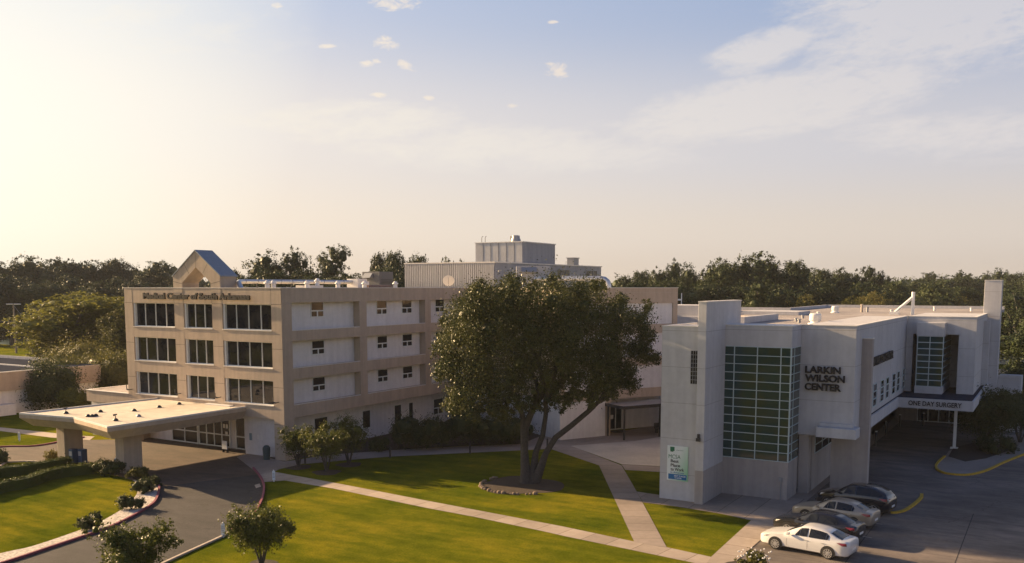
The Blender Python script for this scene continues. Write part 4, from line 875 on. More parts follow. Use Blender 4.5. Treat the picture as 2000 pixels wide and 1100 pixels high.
def ahu(x, y, z, lx, ly, h, rz, label, mt):
    e = empty('air_handler', label, 'air handler', (x, y, z), rz)
    m = MB(); m.box(-lx / 2, lx / 2, -ly / 2, ly / 2, .25, h); m.build('cabinet', mt, e, bevel=.03)
    m = MB(); m.quad((-lx * .35, -ly / 2 - .5, h - .62), (lx * .1, -ly / 2 - .5, h - .62), (lx * .1, -ly / 2 - .01, h - .12), (-lx * .35, -ly / 2 - .01, h - .12)); m.quad((-lx * .35, -ly / 2 - .5, h - .62), (-lx * .35, -ly / 2 - .01, h - .12), (-lx * .35, -ly / 2 - .01, h - .66)); m.quad((lx * .1, -ly / 2 - .5, h - .62), (lx * .1, -ly / 2 - .01, h - .66), (lx * .1, -ly / 2 - .01, h - .12)); m.build('intake_hood', M['grey_metal'], e)
    m = MB()
    for k in range(6): m.box(lx / 2 + .002, lx / 2 + .03, -ly * .4, ly * .4, .5 + k * .14, .56 + k * .14)
    m.build('louvre', M['dark'], e)
    m = MB(); m.box(-lx / 2 + .05, lx / 2 - .05, -ly / 2 + .05, -ly / 2 + .2, 0, .25); m.box(-lx / 2 + .05, lx / 2 - .05, ly / 2 - .2, ly / 2 - .05, 0, .25); m.build('skid', M['dark'], e)
    return e
ahu(-60.6, 74.2, 13.45, 2.3, 2.2, 2.05, 0, 'dark grey air handler with a sloping hood beyond the long duct', M['unit_dark'])
m = MB(); m.tube([(-57.9, 69.2, 13.85), (-57.9, 72.8, 13.85)], .3, 14); m.box(-58.1, -57.7, 69.6, 69.8, 13.45, 13.6); m.box(-58.1, -57.7, 72.2, 72.4, 13.45, 13.6); tag(m.build('roof_tank', mat('rusty_metal', (.22, .14, .10), .8, .35, 5), smooth=True), 'rusty horizontal tank lying on the hospital roof', 'tank')
# satellite dish
dp = at(876, 547, 96); e = empty('satellite_dish', 'pale round satellite dish in front of the ribbed penthouse', 'satellite dish', (dp.x, dp.y, 13.47), R(35))
m = MB(); n = 18; prof = [(r_, .28 * (r_ / .62) ** 2) for r_ in (.02, .2, .4, .55, .62)]
m.lathe((0, 0, 0), prof, 20, 'y'); o = m.build('reflector', M['white_metal'], e, True); o.location = (0, .1, 1.25); o.rotation_euler = (R(-25), 0, R(180))
m = MB(); m.tube([(0, .1, 0), (0, .1, 1.1)], .05, 8); m.tube([(0, .1, .7), (0, -.55, 1.35)], .02, 6); m.tube([(0, .1, 1.6), (0, -.55, 1.35)], .015, 6); m.build('mast', M['grey_metal'], e)
# upper penthouse fan, antennas, box
up_f = empty('roof_fan', 'large grey mushroom fan on top of the upper penthouse', 'roof fan', (-57.6, 97.2, 19.42))
m = MB(); m.lathe((0, 0, 0), [(.62, 0), (.62, .25), (.5, .5), (.48, .78), (.2, .84)], 18); m.build('hood', M['grey_metal'], up_f, True)
m = MB(); m.tube([(.0, .0, .3), (-.7, .0, .3)], .12, 8); m.tube([(-.7, 0, .0), (-.7, 0, .75)], .1, 8); m.build('motor', M['dark'], up_f)
for i, dx in enumerate((0, .5)):
    m = MB(); m.tube([(-62.2 + dx, 96.6, 19.42), (-62.2 + dx, 96.6, 20.0), (-62.15 + dx, 96.6, 20.15), (-62.0 + dx, 96.6, 20.2)], .035, 6); tag(m.build('vent_pipe', M['dark']), ('left' if i == 0 else 'right') + ' one of two thin hooked pipes on the upper penthouse', 'vent pipe')
m = MB(); m.box(-56.9, -55.9, 109.5, 111, 16.8, 17.75); m.box(-57.0, -55.8, 109.4, 111.1, 17.75, 17.85); tag(m.build('roof_unit', M['grey_metal']), 'small boxy unit on the far end of the lower penthouse', 'roof unit')
# right duct and air handler on the wing roof
p1, p2 = A + U * 2.0 + Ue * 7.0, A + U * 12.6 + Ue * 3.0
ax_ = at(1045, 545, 96); bx_ = at(1183, 545, 92)
duct('duct', [(bx_.x + .35, bx_.y, 13.5), (bx_.x + .32, bx_.y, 14.1), (bx_.x + .2, bx_.y, 14.5), (bx_.x - .1, bx_.y, 14.72), (bx_.x - .5, bx_.y - .05, 14.78), (ax_.x, ax_.y, 14.78)], .27, 'sunlit round duct with an elbow on the wing roof', M['galv'])
hx = at(1041, 545, 97.5); ahu(hx.x, hx.y, 13.45, 3.6, 2.2, 2.7, R(31), 'tan air handler beside the sunlit duct on the wing roof', M['panel_metal'])
# canopy roof fittings
cpts = [(129, 808, 1), (172, 814, 0), (180, 814, 0), (196, 805, 0), (226, 822, 1), (271, 814, 0), (262, 803, 0), (311, 796, 0), (350, 790, 0), (360, 781, 0), (386, 783, 0), (187, 813, 0)]
lab = ['with a lamp head nearest the canopy left tip', 'left of a close pair behind the canopy notch', 'right of a close pair behind the canopy notch', 'behind the close pair on the left half', 'with a lamp head nearest the canopy front corner', 'pale one halfway along the right half', 'on the dark seam, nearest the front', 'on the dark seam, second from the front', 'on the dark seam, third from the front', 'beside the wall, left of the seam end', 'beside the wall at the seam end', 'tiny one touching the close pair']
for (px, py, hd), lb_ in zip(cpts, lab):
    c = G(px, py, CZ + .02); e = empty('roof_vent', 'small dark dome vent on canopy roof ' + lb_, 'vent', (c.x, c.y, CZ + .015))
    m = MB(); m.lathe((0, 0, 0), [(.2, 0), (.2, .05), (.13, .16), (.05, .2)], 10); m.build('dome', M['dark'] if lb_[:4] != 'pale' else M['grey_metal'], e, True)
    if hd: m = MB(); m.tube([(0, 0, .15), (0, 0, .4)], .03, 6); m.tube([(-.15, -.05, .42), (.12, .05, .5)], [.08, .04], 8); m.build('lamp_head', M['dark'], e)
# surgery roof items
for (px, py, X_, s, lb_) in ((1592, 634, 0, 1.55, 'white round roof fan in the middle of the surgery roof'), (1631, 611, 0, 1.35, 'white roof fan near the back parapet of surgery roof')):
    c = G(px, py, RZ); drum_fan(c.x, c.y, RZ, lb_, s * .62)
c = G(1782, 615, RZ); e = empty('roof_mast', 'pale leaning mast braced by a diagonal pipe on the surgery roof', 'mast', (c.x, c.y, RZ))
m = MB(); m.tube([(0, 0, 0), (0, 0, 2.3)], .16, 10); m.build('post', M['white_metal'], e, True)
m = MB(); m.tube([(0, 0, 1.8), (-1.6, -.3, .25)], .14, 10); m.box(-2.1, -1.2, -.6, .1, 0, .3); m.build('brace', M['white_metal'], e, True)
for i, (px, py, h, mt) in enumerate(((1683, 610, .8, 'kerb'), (1694, 610, .5, 'grey_metal'), (1598, 618, .35, 'white_metal'), (1561, 631, .25, 'grey_metal'), (1568, 622, .2, 'grey_metal'), (1825, 607, .4, 'white_metal'), (1741, 612, .3, 'white_metal'), (1620, 633, .15, 'grey_metal'), (1555, 637 - 9, .2, 'grey_metal'), (1897, 608, .3, 'white_metal'))):
    c = G(px, py, RZ); m = MB(); m.lathe((c.x, c.y, RZ), [(.12, 0), (.12, h), (.16, h), (.16, h + .08), (.05, h + .1)], 10)
    tag(m.build('vent_pipe', M[mt], smooth=True), ('rust coloured vent pipe near the back parapet', 'thin grey vent pipe beside the rust coloured pipe', 'short white vent pipe left of the far white fan', 'squat grey vent left of the near white fan', 'squat grey vent behind the near white fan', 'short white vent pipe right of the braced mast', 'short white vent pipe left of the braced mast', 'squat grey vent right of the near white fan', 'squat grey vent nearest the glass bay parapet', 'short white vent pipe beside the tall tower')[i], 'vent pipe')
c = at(1331, 590, 110); m = MB(); m.tube([(c.x, c.y, 11), (c.x, c.y, 13.2)], .06, 6); m.box(c.x - .5, c.x + .05, c.y - .05, c.y + .05, 12.3, 12.5); tag(m.build('roof_pole', M['white_metal']), 'thin white pole beside the hospital wing end', 'pole')

# ============================================================ VEGETATION
def leaves(name, clusters, n, size, mt, parent=None, seed=1, spread=.55, flat=.75, loc=None, cper=26, core=.62):
    """clusters: list of (x,y,z,r); many small leaf quads bunched into clumps through the crown's shell"""
    rng = np.random.default_rng(seed); cl = np.array(clusters, float); wts = cl[:, 3] ** 2; wts /= wts.sum()
    ncl = max(24, n // cper); idx = rng.choice(len(cl), ncl, p=wts); d = rng.normal(size=(ncl, 3)); d /= np.linalg.norm(d, axis=1)[:, None]
    rr = cl[idx, 3] * (1 - .45 * rng.random(ncl) ** 2.2) * rng.uniform(.82, 1.12, ncl); cc = cl[idx, :3] + d * rr[:, None] * np.array([1, 1, flat])
    ii = rng.integers(0, ncl, n); csize = cl[idx, 3] * (.26 if cper < 40 else .33) * rng.uniform(.5, 1.4, ncl)
    P = cc[ii] + rng.normal(size=(n, 3)) * (csize[ii] * spread)[:, None]
    nr = (P - cl[idx[ii], :3]); nr /= (np.linalg.norm(nr, axis=1)[:, None] + 1e-6); nr = nr * .6 + rng.normal(size=(n, 3)) * .65 + np.array([0, 0, .25]); nr /= np.linalg.norm(nr, axis=1)[:, None]
    t = np.cross(nr, rng.normal(size=(n, 3))); t /= np.linalg.norm(t, axis=1)[:, None]; b = np.cross(nr, t)
    s = size * rng.uniform(.6, 1.3, n)[:, None]; l = s * 1.0; w = s * .55
    V = np.stack([P - t * l * .5, P + b * w * .5 + nr * s * .08, P + t * l * .5, P - b * w * .5 + nr * s * .08], 1).reshape(-1, 3)
    if core:
        th = np.linspace(0, 2 * np.pi, 8, endpoint=False); ph = np.linspace(-1.2, 1.2, 5); nv = 8 * 5
        q = np.array([(math.cos(a) * math.cos(b), math.sin(a) * math.cos(b), math.sin(b)) for b in ph for a in th])
        fq = [(r_ * 8 + j, r_ * 8 + (j + 1) % 8, (r_ + 1) * 8 + (j + 1) % 8, (r_ + 1) * 8 + j) for r_ in range(4) for j in range(8)]
        fq = np.array(fq)[rng.permutation(32)]
        blobs = cl[:, None, :3] + q[None] * (cl[:, 3] * core)[:, None, None] * rng.uniform(.8, 1.15, (len(cl), nv, 1)) * np.array([1, 1, flat])
        BV = blobs[:, fq].reshape(-1, 3); V = np.concatenate([V, BV]); n = len(V) // 4
    me = bpy.data.meshes.new(name); me.vertices.add(4 * n); me.vertices.foreach_set('co', V.astype(np.float32).ravel()); me.loops.add(4 * n); me.loops.foreach_set('vertex_index', np.arange(4 * n, dtype=np.int32))
    me.polygons.add(n); me.polygons.foreach_set('loop_start', np.arange(0, 4 * n, 4, dtype=np.int32)); me.polygons.foreach_set('loop_total', np.full(n, 4, np.int32)); me.update(calc_edges=True); me.materials.append(mt)
    o = bpy.data.objects.new(name, me); col.objects.link(o); o.parent = parent
    if loc: o.location = loc
    return o

# --- the big oak
D = 65.6
ob_ = G(1030, 943)
def T(px, py, dz=0.0): return at(px, py, ob_to + dz)
ob_to = (ob_ - Vector((0, 0, CH))).dot(_f0)
oak = empty('oak_tree', 'large spreading oak with forked trunks in the middle of the lawn', 'tree', (ob_.x, ob_.y, 0))
inv = Matrix.Translation((-ob_.x, -ob_.y, 0))
rnd = random.Random(5)
lobes = []
for px, py, r in ((905, 610, 40), (945, 590, 36), (1000, 588, 50), (1070, 592, 50), (1140, 598, 48), (1200, 612, 40), (1240, 630, 30), (890, 660, 42), (950, 650, 55), (1040, 650, 62), (1120, 655, 60), (1195, 668, 52), (1245, 680, 34), (882, 715, 36), (935, 715, 48), (1010, 712, 52), (1090, 710, 52), (1165, 715, 46), (1215, 722, 34), (905, 768, 34), (955, 765, 36), (1000, 745, 30), (1120, 745, 28), (1175, 750, 26), (930, 566, 18), (965, 568, 16), (1000, 556, 20), (1040, 562, 16), (1085, 556, 18), (1130, 564, 16), (1165, 566, 18), (1215, 582, 18), (1258, 604, 16), (1268, 655, 20), (1262, 690, 22), (865, 620, 16), (868, 690, 22), (862, 730, 20), (885, 790, 24), (925, 800, 22), (975, 798, 18), (1230, 752, 18), (1195, 772, 16), (1140, 770, 14), (1070, 740, 24), (1000, 785, 26), (1042, 772, 24), (1085, 768, 22), (1118, 776, 20), (1150, 778, 16), (945, 796, 22), (1210, 742, 26), (1020, 790, 24), (985, 805, 18), (1050, 790, 20), (900, 800, 18), (1075, 785, 20), (1100, 790, 16)):
    R_ = r / FOC * ob_to * rnd.uniform(.8, 1.12); off = 5.6 * math.sqrt(max(.05, 1 - ((px - 1060) / 230) ** 2)) 
    for dz, k in ((-off * .62, .92), (0, .8), (off * .62, .9)):
        c = T(px + rnd.uniform(-8, 8), py + rnd.uniform(-8, 8) - dz * .3, dz); lobes.append((c.x, c.y, c.z, R_ * k * rnd.uniform(.85, 1.1)))
cr = leaves('crown', lobes, 190000, .15, M['leaf_oak'], oak, 3, .7, .9, cper=60, core=.28); cr.matrix_parent_inverse = inv
def limb(mb, pts, rad, jitter=.0):
    P = [T(*p) for p in pts]; mb.tube(P, [q * (.66 if k_ > 1 else .82) for k_, q in enumerate(rad)], 10)
tk = MB()
b0 = T(1032, 948); 
limb(tk, [(1026, 950), (1027, 925), (1024, 880), (1026, 835), (1040, 800), (1056, 775), (1062, 750, -.5), (1050, 700, -1.5), (1020, 650, -2)], [.62, .48, .42, .42, .36, .34, .28, .2, .1])
limb(tk, [(1036, 950), (1042, 925), (1046, 885), (1060, 850), (1066, 810), (1066, 770), (1085, 730), (1100, 690, 1)], [.6, .42, .34, .3, .26, .24, .18, .1])
limb(tk, [(1042, 948), (1052, 925, -.3), (1066, 885, -.5), (1085, 855, -.8), (1115, 832, -1), (1150, 803, -1), (1172, 782, -1), (1190, 750, -1), (1215, 700, -1.5)], [.5, .4, .34, .32, .3, .27, .22, .15, .08])
limb(tk, [(1150, 803, -1), (1158, 780, -1.2), (1165, 750, -1.5), (1180, 710, -1.5)], [.22, .18, .13, .07])
limb(tk, [(1172, 784, -1), (1192, 772, -1.2), (1205, 755, -1.3), (1225, 720, -1.5)], [.2, .18, .12, .06])
limb(tk, [(1024, 870), (1022, 820), (1012, 780), (985, 740), (950, 710), (920, 690)], [.36, .26, .22, .18, .12, .06])
limb(tk, [(1056, 775), (1045, 740, 1), (1000, 690, 2), (960, 640, 2)], [.26, .2, .14, .07])
limb(tk, [(1066, 780), (1095, 745, 1), (1140, 700, 1.5), (1180, 650, 1)], [.22, .17, .12, .06])
limb(tk, [(1064, 790), (1080, 730, -1.5), (1110, 660, -2), (1120, 600, -2)], [.24, .2, .13, .06])
limb(tk, [(1050, 715), (1060, 660), (1058, 610)], [.18, .12, .06])
o = tk.build('trunk', M['bark'], oak, True); o.matrix_parent_inverse = inv
# stones around its mulch ring
rs = random.Random(9)
sm_ = MB()
for k in range(24):
    t = math.pi * (1.0 + k / 25.0 * .95) + rs.uniform(-.05, .05); c = G(1020, 948); x = c.x + math.cos(t - .35) * 2.95; y = c.y + math.sin(t - .35) * 2.95
    r = rs.uniform(.09, .2); sm_.lathe((x, y, 0), [(r * .9, 0), (r, r * .5), (r * .7, r * .95), (r * .2, r * 1.1)], 7)
tag(sm_.build('stone_border', M['stone']), 'curved row of edging stones around the oak mulch', 'stone border')

def small_tree(name, p, h, w, label, cat='tree', mt='leaf_myrtle', n=5000, seed=1, stems=5, size=.11, trunk_h=.38, group=None, bark='bark', dense=.3):
    e = empty(name, label, cat, (p.x, p.y, 0), 0, group); rd = random.Random(seed); lb = []; tk = MB()
    for k in range(stems):
        t = k * math.tau / stems + rd.uniform(-.4, .4); rr = w * rd.uniform(.26, .36); hh = h * rd.uniform(.62, .88)
        top = Vector((math.cos(t) * rr, math.sin(t) * rr, hh)); mid = Vector((math.cos(t) * rr * .45, math.sin(t) * rr * .45, h * trunk_h))
        tk.tube([(math.cos(t) * .05, math.sin(t) * .05, 0), tuple(mid * .5), tuple(mid), tuple(top)], [.055 * h / 3, .045 * h / 3, .035 * h / 3, .012], 6)
        lb.append((top.x, top.y, top.z - .05 * h, w * dense * rd.uniform(.7, 1.0))); lb.append((mid.x * 1.6, mid.y * 1.6, h * .52, w * dense * .85))
        for _ in range(2):
            q = top + Vector((rd.uniform(-1, 1), rd.uniform(-1, 1), rd.uniform(-.6, .6))) * w * .2; lb.append((q.x, q.y, q.z, w * dense * .55))
            tk.tube([tuple(mid), tuple(mid.lerp(q, .5) + Vector((0, 0, .05 * h))), tuple(q)], [.025 * h / 3, .015 * h / 3, .006], 5)
    lb.append((0, 0, h * .62, w * dense * 1.2))
    leaves('crown', lb, int(n * 1.5), size, M[mt], e, seed, .7, .95, core=.34); tk.build('trunk', M[bark], e, True); return e
small_tree('crape_myrtle', G(583, 912), 3.3, 2.9, 'small crape myrtle nearest the entrance corner pier', n=5200, seed=11)
small_tree('crape_myrtle', G(638, 922), 3.5, 3.1, 'small crape myrtle in front, middle of the three by the building', n=6000, seed=12)
small_tree('crape_myrtle', G(682, 908), 3.9, 3.4, 'small crape myrtle farthest from the entrance, with a wide side branch', n=5600, seed=13)
small_tree('crape_myrtle', G(511, 1104), 3.2, 3.0, 'dark crape myrtle on the sunny lawn beside the drive kerb', n=8000, seed=14, size=.13)
small_tree('crape_myrtle', G(268, 1158), 3.2, 3.3, 'sunlit crape myrtle at the bottom edge over the asphalt', n=6200, seed=15, size=.13, dense=.26)
small_tree('dark_tree', G(1922, 872), 5.0, 5.2, 'dark multi-stemmed tree beside the surgery entrance island', n=15000, seed=16, mt='leaf_shrub', size=.17, stems=6, dense=.33)
small_tree('dark_tree', G(1992, 865), 4.6, 4.2, 'dark tree cut by the right edge behind the island', n=8000, seed=17, mt='leaf_shrub', size=.17, stems=5, dense=.33)
small_tree('dark_tree', G(1992, 790), 4.2, 5.0, 'dark low tree farther back at the right edge', n=6000, seed=18, mt='leaf_shrub', size=.2, stems=5, dense=.36)

def shrub(p, w, h, label, mt='leaf_shrub', n=1800, seed=1, size=.11, name='shrub', group=None, cat='shrub', rz=0.0, wy=None):
    e = empty(name, label, cat, (p[0], p[1], 0), rz, group); rd = random.Random(seed); wy = wy or w; lb = []
    for k in range(9): lb.append((rd.uniform(-.3, .3) * w, rd.uniform(-.3, .3) * wy, h * rd.uniform(.3, .66), min(w, wy, h * 1.3) * rd.uniform(.26, .36)))
    leaves('foliage', lb, n, size, M[mt], e, seed, .6, 1.0)
    m = MB()
    for k in range(4): t = k * 1.6; m.tube([(0, 0, 0), (math.cos(t) * w * .2, math.sin(t) * wy * .2, h * .5)], [.03, .01], 5)
    m.build('stem', M['bark'], e); return e
for i, (px, py, w_, h_, lb_) in enumerate(((178, 1034, 1.35, 1.0, 'round dark shrub on the gravel, lowest one in the photo'), (257, 995, 1.4, 1.0, 'round dark shrub in the middle of the gravel strip'), (283, 962, 1.6, 1.05, 'dark shrub at the top end of the gravel strip'), (265, 938, 2.4, 1.1, 'wide lit shrub below the nearest canopy pillar'), (225, 930, 1.6, 1.2, 'shrub left of the nearest canopy pillar foot'), (192, 922, 2.2, 1.0, 'low flowering shrub between the two canopy pillars'), (298, 950, 1.2, .7, 'small dark shrub at the kerb tip'), (105, 900, 1.6, .9, 'lit shrub beside the far canopy pillar'), (0, 905, 1.6, 1.2, 'shrub cut by the left edge above the hedge'))):
    p = G(px, py); shrub(p, w_, h_, lb_, 'leaf_shrub' if i not in (3, 7) else 'leaf_olive', 2200, 30 + i, .1)  # the two lit shrubs carry the sunlight in a paler leaf colour
# foundation shrubs by the building
for i, (px, py, w_, h_, lb_) in enumerate(((735, 880, 2.2, 1.3, 'low flowering shrub at the near end of the foundation planting'), (792, 878, 3.6, 3.0, 'large rounded dark shrub below the ground floor windows'), (835, 876, 3.2, 3.2, 'rounded dark shrub right of the largest foundation shrub'), (868, 872, 2.6, 2.8, 'narrow dark shrub between rounded foundation shrubs'), (905, 870, 4.2, 5.2, 'tall dark evergreen against the wall behind the oak'), (940, 870, 3.2, 2.6, 'dark shrub left of the oak trunk behind the walk'), (985, 868, 3.6, 2.8, 'dark shrub just left of the oak trunks'), (1008, 862, 3.0, 2.4, 'dark shrub partly behind the oak trunks'))):
    p = G(px, py); shrub(p, w_, h_, lb_, 'leaf_shrub', 5200 if w_ > 3 else 3000, 50 + i, .13)
# hedges
def hedge(px, label, w_, h_, seed, n):
    P = smooth_line([G(*q) for q in px], 5); e = empty('hedge', label, 'hedge', (P[0].x, P[0].y, 0)); inv = Matrix.Translation((-P[0].x, -P[0].y, 0)); mb = MB(); lb = []
    for p in P:
        for s in (-.25, .25): lb.append((p.x, p.y + s * w_, h_ * .5, h_ * .5))
    o = leaves('foliage', lb, n, .10, M['leaf_hedge'], e, seed, .5, 1.0, cper=10); o.matrix_parent_inverse = inv
    for i, p in enumerate(P):
        d = (P[min(i + 1, len(P) - 1)] - P[max(i - 1, 0)]).normalized(); nn = Vector((-d.y, d.x)) * w_ * .42
        mb.v += [(p.x - nn.x, p.y - nn.y, 0), (p.x - nn.x * .9, p.y - nn.y * .9, h_ * .86), (p.x + nn.x * .9, p.y + nn.y * .9, h_ * .86), (p.x + nn.x, p.y + nn.y, 0)]
    for i in range(len(P) - 1):
        for k in range(3): mb.f.append((4 * i + k, 4 * i + 4 + k, 4 * i + 5 + k, 4 * i + k + 1))
    o = mb.build('branches', M['leaf_hedge'], e); o.matrix_parent_inverse = inv
hedge([(-40, 945), (0, 932), (50, 926), (95, 918), (128, 912)], 'upper clipped hedge nearer the far canopy pillar', .9, .8, 71, 16000)
hedge([(-40, 975), (0, 962), (50, 952), (90, 938), (130, 930), (178, 924)], 'lower curving clipped hedge along the round lawn', .9, .8, 72, 20000)
# shrubs near the annex
def pos(px, py, z=0): return G(px, py, z)
for i, (px, py, w_, h_, mt, n, lb_, sz) in enumerate(((158, 808, 4.6, 2.6, 'leaf_bright', 4200, 'bright green broad-leaved shrub behind the canopy left side', .2), (100, 800, 6.0, 6.0, 'leaf_shrub', 7000, 'very dark rounded bush against the low building', .2), (135, 785, 6.5, 5.6, 'leaf_olive', 7000, 'olive shrub between the dark bush and the bright shrub', .2), (180, 780, 7.5, 6.6, 'leaf_olive', 8000, 'tall olive shrub behind the annex roof', .2), (225, 780, 8, 7.6, 'leaf_olive', 9000, 'tallest olive shrub touching the hospital left wall', .2), (160, 765, 9, 7.0, 'leaf_olive', 8000, 'wide olive shrub at the end of the ribbed parapet', .22))):
    p = G(px, py); shrub(p, w_, h_, lb_, mt, int(n * 2.6), 80 + i, sz)
p = G(1474, 1112); shrub(p, 1.9, .9, 'flowering shrub at the bottom edge left of the white car', 'leaf_olive', 2600, 95, .1)
sh = MB(); rs = random.Random(4)
for k in range(40): sh.lathe((p.x + rs.uniform(-.8, .8), p.y + rs.uniform(-.6, .6), rs.uniform(.6, .95)), [(.03, 0), (.05, .03), (.02, .06)], 5)
tag(sh.build('flowers', M['white_metal']), 'pale blossoms on the shrub left of the white car', 'flowers', kind='stuff')
sheet('mulch_ring', [(p.x + math.cos(t) * 1.6, p.y + math.sin(t) * 1.2) for t in [i * math.tau / 18 for i in range(18)]], .034, M['mulch'])
w = G(1940, 884); shrub((w.x, w.y), 4.5, 1.5, 'dark low shrubs bunched under the tree on the island', 'leaf_shrub', 5000, 96, .13)
ib = sheet('planting_bed', gp((1852, 893), (1885, 903), (1925, 897), (1975, 880), (1990, 870), (1900, 866), (1862, 876)), .056, M['mulch'])

# --- far trees: prototypes
def far_proto(kind, seed):
    rd = random.Random(seed); lb = []
    H = 1.0
    e = bpy.data.objects.new('tree', None); tk = MB()
    if kind == 'broad':
        for k in range(30):
            t = rd.uniform(0, math.tau); r = rd.uniform(0, .27) ; z = rd.uniform(.22, .84); f = math.sqrt(max(.05, 1 - ((z - .48) / .44) ** 2)) * 1.1
            lb.append((math.cos(t) * r * f, math.sin(t) * r * f, z, rd.uniform(.10, .17)))
        n, size, mt = 30000, .020, 'leaf_far'
        tk.tube([(0, 0, 0), (.01, 0, .3), (0, .01, .6), (.02, 0, .85)], [.028, .022, .014, .004], 7)
        for k in range(6): t = k * 1.05; tk.tube([(0, 0, .3 + .04 * k), (math.cos(t) * .12, math.sin(t) * .12, .5 + .03 * k), (math.cos(t) * .2, math.sin(t) * .2, .62 + .03 * k)], [.013, .008, .003], 5)
    elif kind == 'column':
        for k in range(18):
            z = rd.uniform(.14, .9); f = math.sin(min(1, z * 1.25) * math.pi * .62); t = rd.uniform(0, math.tau); r = rd.uniform(0, .16) * f
            lb.append((math.cos(t) * r, math.sin(t) * r, z, rd.uniform(.09, .14)))
        n, size, mt = 14000, .022, 'leaf_far'
        tk.tube([(0, 0, 0), (0, 0, .9)], [.025, .004], 7)
    else:
        for k in range(15):
            z = .45 + .52 * k / 14; f = 1.1 - abs(z - .66) * 1.9; t = k * 2.4 + rd.uniform(-.5, .5); r = (.05 + .17 * max(.1, f)) * rd.uniform(.5, 1.1)
            if k == 14: r = 0
            x, y = math.cos(t) * r, math.sin(t) * r; lb.append((x, y, z, rd.uniform(.08, .13))); lb.append((x * .3, y * .3, z - .03, .09)); tk.tube([(0, 0, z - .05), (x * .9, y * .9, z)], [.008, .003], 5)
        n, size, mt = 12000, .017, 'leaf_pine'
        tk.tube([(0, 0, 0), (.01, 0, .5), (0, 0, .95)], [.02, .014, .004], 7)
    c = leaves('crown', lb, n, size, M[mt], None, seed, .42, .95, cper=30, core=.42); t = tk.build('trunk', M['bark'], None, True)
    col.objects.unlink(c); col.objects.unlink(t)
    return c, t
protos = {'broad': [far_proto('broad', s) for s in (1, 2, 3, 4)], 'column': [far_proto('column', s) for s in (5, 6)], 'pine': [far_proto('pine', s) for s in (7, 8, 9)]}
trnd = random.Random(77)
def far_tree(kind, px, top_y, dist, width_px, label, mt=None, name=None, group=None, base=None):
    c, t = protos[kind][trnd.randrange(len(protos[kind]))]
    d = ray(px, 560); g_ = Vector((d.x, d.y, 0)) * dist
    H = CH + (560 - top_y) / FOC * dist; W_ = width_px / FOC * dist * (1.55 if kind == 'broad' else 1.25) / {'broad': .70, 'column': .42, 'pine': .46}[kind]
    e = empty(name or {'broad': 'broadleaf_tree', 'column': 'broadleaf_tree', 'pine': 'pine_tree'}[kind], label, 'tree', (g_.x, g_.y, 0), trnd.uniform(0, 6.28), group)
    e.scale = (W_, W_, H / (.98 if kind != 'pine' else 1.02))
    for src in (c, t):
        k = src.copy(); col.objects.link(k); k.parent = e
        if src is c and mt: k.data = src.data.copy(); k.data.materials[0] = M[mt]
    return e
# left treeline
num = ('first', 'second', 'third', 'fourth', 'fifth', 'sixth', 'seventh', 'eighth', 'ninth', 'tenth', 'eleventh', 'twelfth', 'thirteenth', 'fourteenth', 'fifteenth', 'sixteenth', 'seventeenth', 'eighteenth', 'nineteenth', 'twentieth', 'twenty-first', 'twenty-second', 'twenty-third', 'twenty-fourth')
Lt = [('broad', 8, 508, 250, 90), ('broad', 45, 494, 250, 100), ('broad', 95, 503, 260, 90), ('column', 128, 497, 265, 50), ('column', 150, 500, 260, 45), ('broad', 185, 505, 270, 70), ('broad', 222, 505, 270, 70), ('broad', 258, 514, 270, 60), ('pine', 306, 511, 250, 60), ('broad', 335, 525, 260, 60), ('broad', 290, 528, 250, 70)]
for i, a in enumerate(Lt): far_tree(*a, 'dark treeline tree left of the roof gable, %s from the left edge' % num[i])
Lf = [('broad', 20, 535, 215, 100), ('broad', 75, 545, 215, 90), ('broad', 200, 545, 215, 110), ('broad', 270, 550, 215, 100), ('broad', 330, 550, 220, 90), ('column', 130, 530, 225, 70), ('column', 245, 535, 220, 60), ('column', -20, 520, 215, 80)]
for i, a in enumerate(Lf): far_tree(*a, 'shaded tree in front of the left treeline, %s planted row position by the hospital wall' % num[i] if False else 'lower shaded tree of the left wood, %s one of its front row from the pole' % num[i])
bt = far_tree('broad', 140, 566, 150, 170, 'large bright yellow-green tree behind the low building roof', 'leaf_bright')
far_tree('broad', 235, 600, 140, 75, 'rounded green tree just left of the hospital wall', 'leaf_olive')
far_tree('column', 85, 640, 150, 70, 'small yellowish tree at the foot of the power poles', 'leaf_bright')
